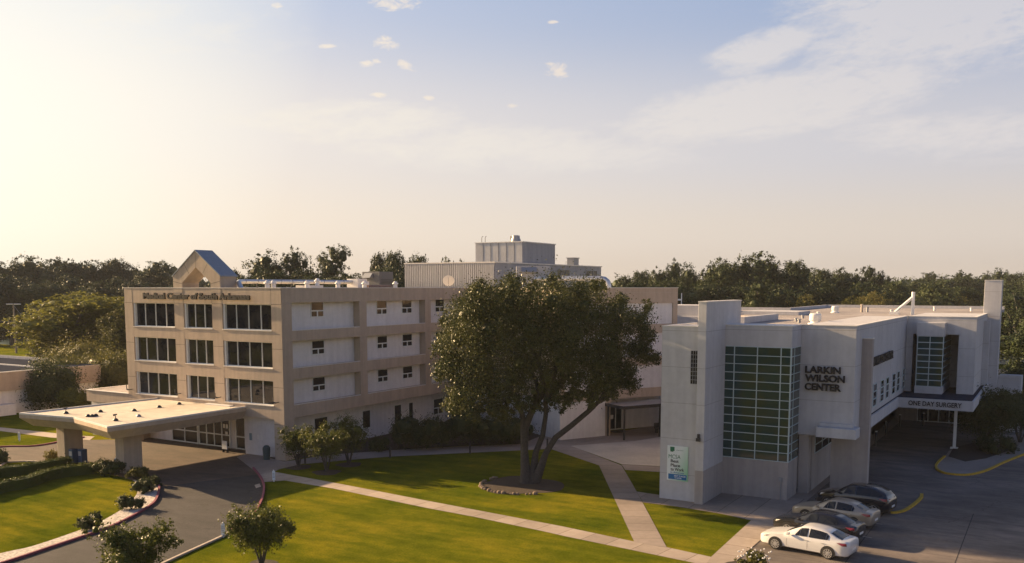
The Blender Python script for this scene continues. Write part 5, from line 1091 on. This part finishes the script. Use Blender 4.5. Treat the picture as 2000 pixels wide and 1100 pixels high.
# centre trees behind the main roof
Ct = [('broad', 455, 524, 170, 60, 'low dark tree just right of the roof gable'), ('pine', 520, 501, 170, 95, 'flat-topped open pine left of the two tall pines'), ('pine', 578, 491, 170, 60, 'medium pine standing against the flat-topped pine'), ('broad', 600, 525, 165, 90, 'low rounded tree beneath the medium pine'), ('pine', 651, 482, 165, 62, 'tallest pine above the hospital roof duct'), ('broad', 650, 528, 160, 95, 'low dark tree beneath the tallest pine'), ('broad', 700, 530, 170, 60, 'small dark tree left of the air handler'), ('broad', 738, 493, 165, 50, 'rounded dark tree left of the twin behind the air handler'), ('broad', 768, 490, 160, 62, 'rounded dark tree touching the ribbed penthouse corner'), ('broad', 820, 497, 170, 55, 'tree top showing above the left end of the ribbed penthouse'), ('broad', 866, 498, 180, 40, 'tree top showing above the middle of the ribbed penthouse'), ('broad', 895, 504, 180, 34, 'smallest tree top above the right part of the ribbed penthouse'), ('broad', 490, 535, 160, 70, 'low tree behind the left end of the long duct'), ('broad', 535, 526, 150, 110, 'wide low tree below the flat-topped pine'), ('broad', 470, 537, 150, 80, 'low tree filling the gap right of the gable'), ('broad', 625, 531, 150, 110, 'wide low tree between the medium and tallest pines'), ('broad', 690, 536, 150, 90, 'low tree at the foot of the tallest pine, right side'), ('broad', 745, 515, 150, 70, 'dense tree behind the dark air handler')]
for a in Ct: far_tree(*a)
# right treeline
Rt = [('broad', 1215, 538, 200, 50), ('broad', 1250, 528, 200, 60), ('broad', 1300, 514, 190, 55), ('pine', 1318, 512, 190, 36), ('broad', 1348, 508, 180, 50), ('broad', 1398, 499, 175, 70), ('broad', 1448, 492, 175, 70), ('broad', 1500, 486, 175, 110), ('broad', 1548, 508, 180, 70), ('broad', 1605, 524, 190, 70), ('pine', 1578, 523, 200, 30), ('broad', 1655, 520, 200, 70), ('pine', 1700, 522, 200, 50), ('broad', 1730, 535, 210, 60), ('broad', 1780, 540, 240, 70), ('pine', 1810, 533, 300, 40), ('broad', 1850, 535, 260, 80), ('pine', 1875, 532, 300, 40), ('broad', 1905, 534, 260, 70), ('pine', 1950, 530, 270, 50), ('broad', 1975, 533, 250, 70), ('pine', 1925, 536, 300, 40), ('broad', 2020, 530, 240, 80)]
for i, a in enumerate(Rt): far_tree(*a, 'tree in the treeline beyond the surgery roof, %s from the hospital wing' % num[i])
Rf = [('broad', 1240, 548, 160, 80), ('broad', 1300, 545, 160, 80), ('broad', 1370, 545, 160, 80), ('broad', 1440, 545, 160, 90), ('column', 1480, 540, 150, 60), ('broad', 1530, 548, 160, 80), ('broad', 1600, 548, 165, 80), ('broad', 1680, 550, 165, 90), ('broad', 1750, 550, 170, 80), ('broad', 1820, 552, 175, 90), ('broad', 1890, 555, 185, 80), ('broad', 1960, 552, 190, 90), ('broad', 2010, 560, 170, 90)]
for i, a in enumerate(Rf): far_tree(*a, 'shaded understorey tree beyond the surgery roof, %s from the hospital wing' % num[i])
far_tree('broad', 1568, 570, 148, 62, 'low rounded olive tree standing just beyond the back parapet', 'leaf_olive')
far_tree('broad', 1665, 575, 150, 55, 'low olive bushy tree behind the rust coloured pipe', 'leaf_olive')
far_tree('broad', 1720, 566, 155, 70, 'bright olive bushy tree left of the braced mast', 'leaf_olive')
far_tree('broad', 1995, 560, 150, 90, 'dense green tree behind the bare tree at the right edge')
far_tree('broad', 2040, 590, 120, 110, 'large green tree mostly cut off by the right edge')
far_tree('broad', 1968, 600, 205, 60, 'green tree behind the small white house')
far_tree('broad', 1880, 575, 175, 60, 'pale olive tree left of the tall tower', 'leaf_olive')
# dead pale tree
dpn = G(1978, 716); e = empty('bare_tree', 'pale bare-branched tree right of the tall tower', 'tree', (dpn.x * .93, dpn.y * .93, 0)); m = MB()
m.tube([(0, 0, 0), (.3, .1, 3), (.6, .2, 6), (1.2, .5, 9), (1.4, .6, 12)], [.35, .28, .2, .12, .04], 8)
m.tube([(.5, .2, 5), (-.3, 0, 8), (-1.4, -.2, 10)], [.15, .09, .03], 6); m.tube([(.9, .3, 7.5), (.2, .2, 10), (-.6, 0, 13)], [.12, .07, .02], 6); m.tube([(.6, .2, 6), (1.8, .7, 8), (2.4, 1, 10.5)], [.12, .07, .02], 6); m.tube([(.3, .1, 3.2), (-.5, 0, 5), (-.9, 0, 7)], [.12, .07, .02], 6)
m.build('trunk', M['bark_pale'], e, True)
# distant wood that reads as one mass
rng = np.random.default_rng(42); lb = []
for k in range(520):
    px = rng.uniform(-300, 2300); dist = rng.uniform(300, 420); d = ray(px, 560); top = rng.uniform(545, 553) if px > 350 else rng.uniform(520, 540)
    Hh = CH + (560 - top) / FOC * dist; r = rng.uniform(4, 7)
    for j in range(3): lb.append((d.x * dist + rng.uniform(-4, 4), d.y * dist + rng.uniform(-4, 4), Hh * (.35 + .25 * j), r * (1 - .15 * j)))
fwood = leaves('far_woodland', lb, 130000, .9, M['leaf_far'], None, 5, .7, 1.0); tag(fwood, 'dark distant woodland filling the horizon behind all the buildings', 'woodland', kind='stuff')
rng = np.random.default_rng(43); lb = []
for k in range(240):
    px = rng.uniform(-250, 2250); dist = rng.uniform(225, 280) if px < 400 else rng.uniform(190, 260); d = ray(px, 560)
    for j in range(3): lb.append((d.x * dist, d.y * dist, 2 + 3.2 * j, rng.uniform(3.2, 4.6)))
us = leaves('undergrowth', lb, 80000, .6, M['leaf_shrub'], None, 6, .7, 1.0); tag(us, 'dark undergrowth between the trunks of the wood', 'undergrowth', kind='stuff')
# wooded slope south-west and south (mirrored in the front windows)
for i in range(16):
    t = i / 15; a0 = Vector((-190, 30)).lerp(Vector((-20, -110)), t)
    c, tt = protos['broad'][i % 4]; e = empty('broadleaf_tree', 'tree behind the photographer mirrored in the windows, %s of its row' % num[i], 'tree', (a0.x, a0.y, 0), i * 1.3); e.scale = (20, 20, 17)
    for src in (c, tt): k = src.copy(); col.objects.link(k); k.parent = e

# ============================================================ CARS
def car(label, paint, pos, rz, kind='sedan', wheel_style=10):
    e = empty('parked_car', label, 'car', (pos[0], pos[1], 0), rz)
    L_, Wd = (4.85, .915) if kind == 'sedan' else (4.6, .92)
    # stations: x (front = +), half width, bottom, sill, waist z, belt z, roof z, roof half width
    if kind == 'sedan':
        S = [(2.42, .50, .34, .36, .50, .58, .60, .40), (2.36, .70, .24, .28, .55, .66, .70, .52), (2.18, .84, .20, .26, .60, .74, .79, .60), (1.75, .905, .19, .28, .66, .82, .88, .64), (1.35, .915, .19, .28, .70, .88, .94, .66), (1.02, .915, .19, .28, .72, .92, .985, .68),
             (.98, .915, .19, .28, .72, .925, 1.0, .67), (.55, .915, .19, .28, .73, .935, 1.22, .62), (.15, .915, .19, .28, .73, .94, 1.40, .57), (-.05, .915, .19, .28, .73, .945, 1.44, .565), (-.28, .915, .19, .28, .735, .95, 1.455, .56), (-.34, .915, .19, .28, .735, .95, 1.455, .56), (-.9, .915, .19, .28, .74, .96, 1.42, .55), (-1.25, .915, .19, .28, .745, .97, 1.34, .55), (-1.4, .913, .19, .28, .75, .975, 1.29, .56), (-1.75, .91, .20, .28, .76, .99, 1.13, .60), (-1.98, .90, .20, .29, .77, 1.0, 1.05, .64), (-2.2, .87, .22, .30, .78, .99, 1.04, .66), (-2.36, .80, .28, .34, .74, .95, 1.0, .62), (-2.42, .70, .40, .44, .68, .84, .86, .55)]
        gs = [(7, 8, 'q'), (8, 10, 's'), (11, 13, 's'), (13, 14, 'q')]; wind = (6, 8); rear = (14, 16)
    else:
        S = [(2.25, .52, .34, .38, .58, .72, .76, .40), (2.2, .72, .26, .32, .64, .84, .88, .56), (2.0, .86, .22, .30, .70, .92, .97, .62), (1.6, .91, .22, .32, .76, .99, 1.04, .66), (1.2, .92, .22, .32, .80, 1.03, 1.10, .68), (1.02, .92, .22, .32, .81, 1.05, 1.13, .69),
             (.98, .92, .22, .32, .81, 1.055, 1.14, .68), (.6, .92, .22, .32, .82, 1.07, 1.40, .64), (.25, .92, .22, .32, .83, 1.08, 1.60, .60), (.0, .92, .22, .32, .83, 1.085, 1.64, .60), (-.22, .92, .22, .32, .835, 1.09, 1.66, .60), (-.28, .92, .22, .32, .835, 1.09, 1.66, .60), (-.9, .92, .22, .32, .84, 1.10, 1.65, .60), (-1.25, .92, .22, .32, .845, 1.11, 1.62, .61), (-1.5, .915, .22, .32, .85, 1.12, 1.58, .62), (-1.95, .90, .23, .33, .86, 1.13, 1.40, .64), (-2.1, .88, .24, .34, .86, 1.13, 1.2, .66), (-2.18, .86, .26, .36, .84, 1.06, 1.1, .66), (-2.26, .82, .32, .38, .78, .96, .98, .62), (-2.3, .74, .42, .46, .70, .84, .86, .55)]
        gs = [(7, 8, 'q'), (8, 10, 's'), (11, 13, 's'), (13, 15, 'q')]; wind = (6, 8); rear = (14, 16)
    def prof(s):
        x, w_, zb, zs, zw, zt, zr, wr = s
        return [(x, 0, zb), (x, w_ * .8, zb), (x, w_ * .97, zs), (x, w_, (zs + zw) / 2), (x, w_, zw), (x, w_ * .965, zt), (x, wr + (w_ * .965 - wr) * .12, zt + (zr - zt) * .88), (x, wr * .9, zr - .005), (x, wr * .5, zr + .012), (x, 0, zr + .018)]
    nP = 10; mb = MB(); rows = []
    for s in S:
        pr = prof(s); ring_ = pr + [(p[0], -p[1], p[2]) for p in pr[-2:0:-1]]; rows.append(len(mb.v)); mb.v += ring_
    n = len(prof(S[0])) * 2 - 2
    for i in range(len(S) - 1):
        for j in range(n): j2 = (j + 1) % n; mb.f.append((rows[i] + j, rows[i + 1] + j, rows[i + 1] + j2, rows[i] + j2))
    mb.f.append(tuple(rows[0] + j for j in range(n))); mb.f.append(tuple(rows[-1] + j for j in reversed(range(n))))
    body = mb.build('body', paint, e); body.data.shade_smooth(); body.data.set_sharp_from_angle(angle=R(50))
    def P(i, j):  # profile point
        return Vector(prof(S[i])[j])
    def pane(name, pts, off, mt, inset=.0):
        c = sum(pts, Vector()) / len(pts); nrm = (pts[1] - pts[0]).cross(pts[-1] - pts[0]).normalized()
        if nrm.dot(c - Vector((c.x * .9, 0, .6))) < 0: nrm = -nrm
        return [p + (c - p).normalized() * inset + nrm * off for p in pts]
    for sgn, nm in ((1, 'side_window'), (-1, 'side_window')):
        for i0, i1, k in gs:
            lowA, lowB = P(i0, 5), P(i1, 5); upA, upB = P(i0, 6), P(i1, 6); up_m = [P(i, 6) for i in range(i0, i1 + 1)][::-1]
            pts = [lowA + Vector((0, 0, .03)), lowB + Vector((0, 0, .03))] + up_m
            if k == 'q' and i0 < 9: pts = [lowA.lerp(lowB, .35) + Vector((0, 0, .03)), lowB + Vector((0, 0, .03)), upB]
            if k == 'q' and i0 > 9: pts = [lowA + Vector((0, 0, .03)), lowB.lerp(lowA, .35) + Vector((0, 0, .03)), upB.lerp(lowB, .3), upA]
            pts = [Vector((p.x, p.y * sgn, p.z)) for p in pts]
            q = pane(nm, pts, .006, None, .02); mb = MB(); mb.quad(*[Vector((p.x, p.y + .006 * sgn, p.z)) for p in q]); mb.build(nm, M['glass_car'], e)
    for (a, b), nm in ((wind, 'windscreen'), (rear, 'rear_window')):
        mb = MB(); 
        for i in range(a, b):
            for side in (1, -1):
                for j0, j1 in ((9, 8), (8, 7)):
                    q = [P(i, j0), P(i + 1, j0), P(i + 1, j1), P(i, j1)]; q = [Vector((p.x + (.004 if nm == 'windscreen' else -.004), p.y * side * .97, p.z + .008)) for p in q]
                    if (q[1] - q[0]).cross(q[2] - q[0]).z < 0: q = q[::-1]
                    mb.quad(*q)
        mb.build(nm, M['glass_car'], e, True)
    r = .33 if kind == 'sedan' else .36; wb = 1.4
    for sx_ in (1.43, -1.40):
        for sy_ in (1, -1):
            we = MB(); y0 = sy_ * (.915 + .004); 
            ar = MB(); ar.lathe((sx_, 0, r), [(r + .06, -.0), (r + .06, .012), (r * .3, .013)], 22, 'y')
            ar.v = [(v[0], y0 - sy_ * .006 + sy_ * v[1], max(v[2], .2)) for v in ar.v]; ar.build('wheel_arch', M['rubber'], e)
            we.lathe((0, 0, 0), [(r * .72, -.01), (r * .96, -.03), (r, -.07), (r, -.2), (r * .9, -.22)], 24, 'y'); we.v = [(v[0] + sx_, y0 + sy_ * (.03 + v[1]), v[2] + r) for v in we.v]
            wo = we.build('wheel', M['rubber'], e, True)
            rm = MB(); rr = r * .70
            for k in range(wheel_style):
                t = k * math.tau / wheel_style; dx, dz = math.cos(t), math.sin(t); px_, pz_ = -dz * .022, dx * .022
                rm.quad((sx_ + dx * .05 - px_, y0 + sy_ * .026, r + dz * .05 - pz_), (sx_ + dx * .05 + px_, y0 + sy_ * .026, r + dz * .05 + pz_), (sx_ + dx * rr + px_ * 1.3, y0 + sy_ * .03, r + dz * rr + pz_ * 1.3), (sx_ + dx * rr - px_ * 1.3, y0 + sy_ * .03, r + dz * rr - pz_ * 1.3))
            rm.lathe((0, 0, 0), [(.06, .0), (.05, .03)], 10, 'y'); k0 = wheel_style * 4
            rm.v = rm.v[:k0] + [(v[0] + sx_, y0 + sy_ * (.01 + v[1]), v[2] + r) for v in rm.v[k0:]]
            # rim ring
            nR = 24; b0_ = len(rm.v)
            for k in range(nR):
                t = k * math.tau / nR
                for q in (rr * .93, rr * 1.02): rm.v.append((sx_ + math.cos(t) * q, y0 + sy_ * .032, r + math.sin(t) * q))
            for k in range(nR): k2 = (k + 1) % nR; rm.f.append((b0_ + 2 * k, b0_ + 2 * k + 1, b0_ + 2 * k2 + 1, b0_ + 2 * k2))
            rm.build('rim', M['galv'], wo)
    # lamps
    red = M['lamp_red']; clear = M['lamp_clear']
    hx, hz = (2.27, .66) if kind == 'sedan' else (2.08, .84)
    tx, tz = (-2.31, .86) if kind == 'sedan' else (-2.17, .98)
    for sy_ in (1, -1):
        mb = MB(); mb.quad((hx + .06, sy_ * .60, hz - .07), (hx + .05, sy_ * .60, hz + .03), (hx - .20, sy_ * .86, hz + .10), (hx - .16, sy_ * .87, hz)); mb.quad((hx - .20, sy_ * .86, hz + .10), (hx - .45, sy_ * .905, hz + .13), (hx - .16, sy_ * .89, hz)); mb.v = [(v[0] + .015, v[1] * 1.012, v[2]) for v in mb.v]; mb.build('headlight', clear, e)
        mb = MB(); mb.quad((tx - .06, sy_ * .45, tz), (tx - .06, sy_ * .45, tz + .10), (tx + .03, sy_ * .84, tz + .11), (tx + .0, sy_ * .84, tz - .03)); mb.quad((tx + .03, sy_ * .84, tz + .11), (tx + .50, sy_ * .912, tz + .10), (tx + .2, sy_ * .915, tz - .03), (tx, sy_ * .84, tz - .03)); mb.v = [(v[0] - .012, v[1] * 1.012, v[2]) for v in mb.v]; mb.build('tail_light', red, e)
        mb = MB(); z_ = S[7][5] + .03; mb.box(.62, .80, sy_ * .92, sy_ * 1.08, z_, z_ + .13); mb.build('mirror', paint, e, bevel=.03)
        for xh in (-.22, -1.12): mb = MB(); mb.box(xh - .1, xh + .08, sy_ * .915, sy_ * .935, S[9][4] + .06, S[9][4] + .085); mb.build('handle', M['galv'] if kind == 'sedan' else paint, e)
        mb = MB()
        for xh in (.82, -.30, -1.22):
            mb.quad((xh - .006, sy_ * .9175, .33), (xh + .006, sy_ * .9175, .33), (xh + .006, sy_ * .9175, S[9][4]), (xh - .006, sy_ * .9175, S[9][4]))
        mb.build('door_seam', M['dark'], e)
    mb = MB(); mb.box(S[-1][0] - .012, S[-1][0] + .01, -.26, .26, .50, .62); mb.build('number_plate', M['white_metal'], e)
    mb = MB(); mb.box(2.34, 2.425, -.45, .45, .34, .44); mb.build('grille', M['dark'], e)
    return e
M['lamp_red'] = mat('red_lens', (.22, .01, .02), .15, 0, coat=.5); M['lamp_clear'] = mat('clear_lens', (.65, .62, .56), .12, 0, coat=.6)
pw = mat('white_car_paint', (.64, .635, .63), .3, .02, 1, coat=.7); pb = mat('black_car_paint', (.012, .012, .015), .25, 0, coat=.7); pt = mat('champagne_car_paint', (.36, .31, .25), .35, .03, 1, metal=.35, coat=.6); pn = mat('dark_navy_car_paint', (.010, .012, .02), .22, 0, coat=.8)
ang = math.atan2(.43, -2.75)
def place(front_x, rear_x, ynear, w=.83): pass
car('white sedan with dark spoked wheels, nearest parked car', pw, (-10.72, 48.62), ang)
car('black sedan parked between the white and champagne sedans', pb, (-10.95, 52.0), ang, wheel_style=5)
car('champagne sedan parked between two black cars', pt, (-10.75, 55.55), ang, wheel_style=7)
car('black hatchback nearest the building pier and yellow kerb', pn, (-10.3, 59.5), ang, 'suv', 5)

# ============================================================ STREET FURNITURE
for i, (px, py, lb_) in enumerate(((596, 906, 'beside the myrtle near the entrance'), (762, 894, 'below the near foundation shrubs'), (918, 886, 'behind the oak left side'), (1069, 877, 'at the lawn corner by the patio'))):
    c = G(px, py); e = empty('path_light', 'short dark bollard light on the lawn edge ' + lb_, 'bollard light', (c.x, c.y, 0)); m = MB(); m.tube([(0, 0, 0), (0, 0, .8)], .075, 10); m.build('post', M['dark'], e, True); m = MB(); m.lathe((0, 0, .8), [(.085, 0), (.085, .1), (.03, .13)], 10); m.build('cap', M['dark'], e, True)
for i, (px, py, lb_) in enumerate(((1710, 871, 'nearest the pier'), (1730, 850, 'second from the pier'), (1757, 835, 'third from the pier'), (1803, 832, 'in front of the glass doors'))):
    c = G(px, py); e = empty('bollard', 'dark bollard with a pale top under the porte cochere ' + lb_, 'bollard', (c.x, c.y, 0)); m = MB(); m.tube([(0, 0, 0), (0, 0, 1.25)], .1, 10); m.build('post', M['dark'], e, True); m = MB(); m.lathe((0, 0, 1.25), [(.12, 0), (.12, .06), (.03, .1)], 10); m.build('cap', M['white_metal'], e, True)
for i, (px, py, lb_) in enumerate(((535, 941, 'where the long walk meets the drive'), (436, 1050, 'at the sunny drive kerb'), (38, 862, 'on the far left lawn'))):
    c = G(px, py); e = empty('post_sign', 'small white post sign ' + lb_, 'sign', (c.x, c.y, 0), R(25)); m = MB(); m.box(-.1, .1, -.03, .03, .12, .78); m.build('panel', M['print_white'], e, bevel=.01); m = MB(); m.box(-.04, .04, -.025, .025, 0, .12); m.lathe((0, 0, .78), [(.06, 0), (.05, .07), (.02, .1)], 8); m.build('post', M['white_metal'], e); m = MB()
    for z in (.3, .4, .5, .6): m.box(-.07, .07, -.034, -.031, z, z + .035)
    m.build('print', M['grey_metal'], e)
c = G(533, 898); e = empty('litter_bin', 'dark teal litter bin at the entrance corner', 'litter bin', (-54.5, 52.25, 0)); m = MB(); m.lathe((0, 0, 0), [(.27, 0), (.3, .75), (.3, .8)], 14); m.build('body', M['green_can'], e, True); m = MB(); m.lathe((0, 0, .8), [(.31, 0), (.3, .2), (.18, .36), (.03, .4)], 14); m.build('hood', M['green_can'], e, True)
for i, x in enumerate((-66.4, -65.75)):
    e = empty('newspaper_box', 'blue newspaper box %s against the far canopy pillar' % ('left one' if i == 0 else 'right one'), 'newspaper box', (x + .35, 42.95 + .35 * i, 0)); m = MB(); m.box(-.25, .25, -.25, .25, .15, 1.25); m.build('cabinet', M['blue_box'], e, bevel=.03); m = MB(); m.box(-.17, .17, -.262, -.252, .75, 1.1); m.build('door', M['panel_metal'], e); m = MB(); m.box(-.2, .2, -.2, .2, 0, .15); m.build('base', M['dark'], e)
e = empty('ash_bin', 'small grey ash bin beside the nearest canopy pillar', 'litter bin', (-61.1, 43.3, 0)); m = MB(); m.lathe((0, 0, 0), [(.2, 0), (.2, .8), (.22, .82), (.22, .9)], 12); m.build('body', M['grey_metal'], e, True); m = MB(); m.lathe((0, 0, .9), [(.2, 0), (.12, .1)], 12); m.build('lid', M['white_metal'], e, True)
sg = empty('floor_sign', 'small white floor sign beside the lobby doors', 'sign', (-59.9, 52.7, 0)); m = MB(); m.box(-.3, .3, -.02, .02, .3, 1.0); m.build('panel', M['print_white'], sg); m = MB(); m.box(-.26, -.22, -.02, .2, 0, .3); m.box(.22, .26, -.02, .2, 0, .3); m.build('leg', M['dark'], sg)
# bench under porch
c = A + U * 11.0 - Vector((U.y, -U.x)) * -1.0
bc = empty('bench', 'dark bench under the metal porch beside the wall', 'bench', (c.x, c.y, 0), math.atan2(U.y, U.x))
m = MB(); m.box(-.8, .8, -.25, .25, .42, .48); m.build('seat', M['dark'], bc); m = MB(); m.box(-.8, .8, .22, .28, .48, .95); m.build('backrest', M['dark'], bc)
for sx_ in (-.7, .7): m = MB(); m.box(sx_ - .04, sx_ + .04, -.22, .22, 0, .42); m.build('leg', M['dark'], bc)
mt_ = MB(); W(mt_, 6.8, 8.3, .8, 2.1, .03, .05); tag(mt_.build('door_mat', M['dark']), 'dark doormat before the glass door under the porch', 'mat')
# power poles and wires
pl = []
for i, (px, py, h, lb_) in enumerate(((32, 690, 10.4, 'left wooden power pole with a lamp arm'), (64, 692, 7.6, 'shorter wooden power pole carrying the crossarms'), (76, 680, 10.2, 'farther power pole half hidden by the yellow-green tree'))):
    c = G(px, py); pl.append(c); e = empty('power_pole', lb_, 'power pole', (c.x, c.y, 0)); m = MB(); m.tube([(0, 0, 0), (0, 0, h)], [.22, .15], 8); m.build('post', M['wood_pole'], e, True)
    m = MB(); r_ = _rt
    for z in ((h - .1,) if i == 0 else (h - .3, h - 1.1) if i == 1 else (h - .2,)):
        m.tube([(-r_.x * 1.5, -r_.y * 1.5, z), (r_.x * 1.5, r_.y * 1.5, z)], .12, 6)
    m.build('crossarm', M['light_top'], e)
def wire(a, b, sag, label):
    P = [a.lerp(b, k / 14) - Vector((0, 0, sag * 4 * (k / 14) * (1 - k / 14))) for k in range(15)]; m = MB(); m.tube(P, .035, 4); tag(m.build('wire', M['grey_metal']), label, 'wire')
wire(pl[0] + Vector((0, 0, 10.2)), pl[1] + Vector((0, 0, 7.4)), .8, 'wire from the tall pole top to the short pole')
wire(pl[0] + Vector((0, 0, 7.3)) - _rt * 8, pl[1] + Vector((0, 0, 6.6)), .2, 'nearly level wire running past the tall pole')
wire(pl[0] + Vector((0, 0, 7.3)) - _rt * 1.5, pl[1] + Vector((0, 0, 6.6)), 1.6, 'deeply sagging wire between the two poles')
wire(pl[1] + Vector((0, 0, 7.3)), at(215, 596, 170), 1.2, 'wire running from the short pole behind the tree')
m = MB(); c = at(200, 597, 172); m.tube([c - _rt * 2, c + _rt * 3], .12, 6); m.tube([(c.x, c.y, 0), (c.x, c.y, c.z)], .15, 6); tag(m.build('power_pole', M['wood_pole']), 'pole top with a crossarm showing above the yellow-green tree', 'power pole')

# ============================================================ HAZE
hz = MB(); hz.box(-620, 620, -260, 700, -1, 24); ho = hz.build('haze', bpy.data.materials.new('haze_air')); tag(ho, 'thin warm evening haze between the camera and the far trees', 'haze', kind='stuff')
hm = ho.data.materials[0]; hm.use_nodes = True; hN = hm.node_tree.nodes; hN.clear(); ho_ = hN.new('ShaderNodeOutputMaterial'); pv = hN.new('ShaderNodeVolumePrincipled'); pv.inputs['Color'].default_value = (.92, .94, 1.0, 1); pv.inputs['Density'].default_value = .00013; pv.inputs['Anisotropy'].default_value = .0
hm.node_tree.links.new(pv.outputs[0], ho_.inputs['Volume'])

# ============================================================ GROUPS
GR = {'roof_vent': 'dark dome vents on the drop-off canopy roof', 'vent_pipe': 'vent pipes standing on the roofs', 'crape_myrtle': 'small crape myrtles around the lawn', 'dark_tree': 'dark trees at the right edge', 'shrub': 'shrubs around the drive and along the walls', 'hedge': 'clipped hedges beside the round lawn', 'broadleaf_tree': 'broadleaf trees of the surrounding wood', 'pine_tree': 'pines rising over the treeline', 'path_light': 'bollard lights along the building walk', 'bollard': 'bollards under the porte cochere', 'post_sign': 'small white post signs on the lawns', 'newspaper_box': 'blue newspaper boxes at the far pillar', 'power_pole': 'power poles beyond the low building', 'parked_car': 'cars parked side by side by the surgery building', 'wire': 'wires between the power poles', 'duct': 'round metal ducts on the hospital roof', 'air_handler': 'air handlers on the hospital roof', 'roof_fan': 'mushroom fans on the roofs'}
for o in list(col.objects):
    if o.parent is None and o.get('label') and 'group' not in o:
        k = o.name.split('.')[0]
        if k in GR: o['group'] = GR[k]
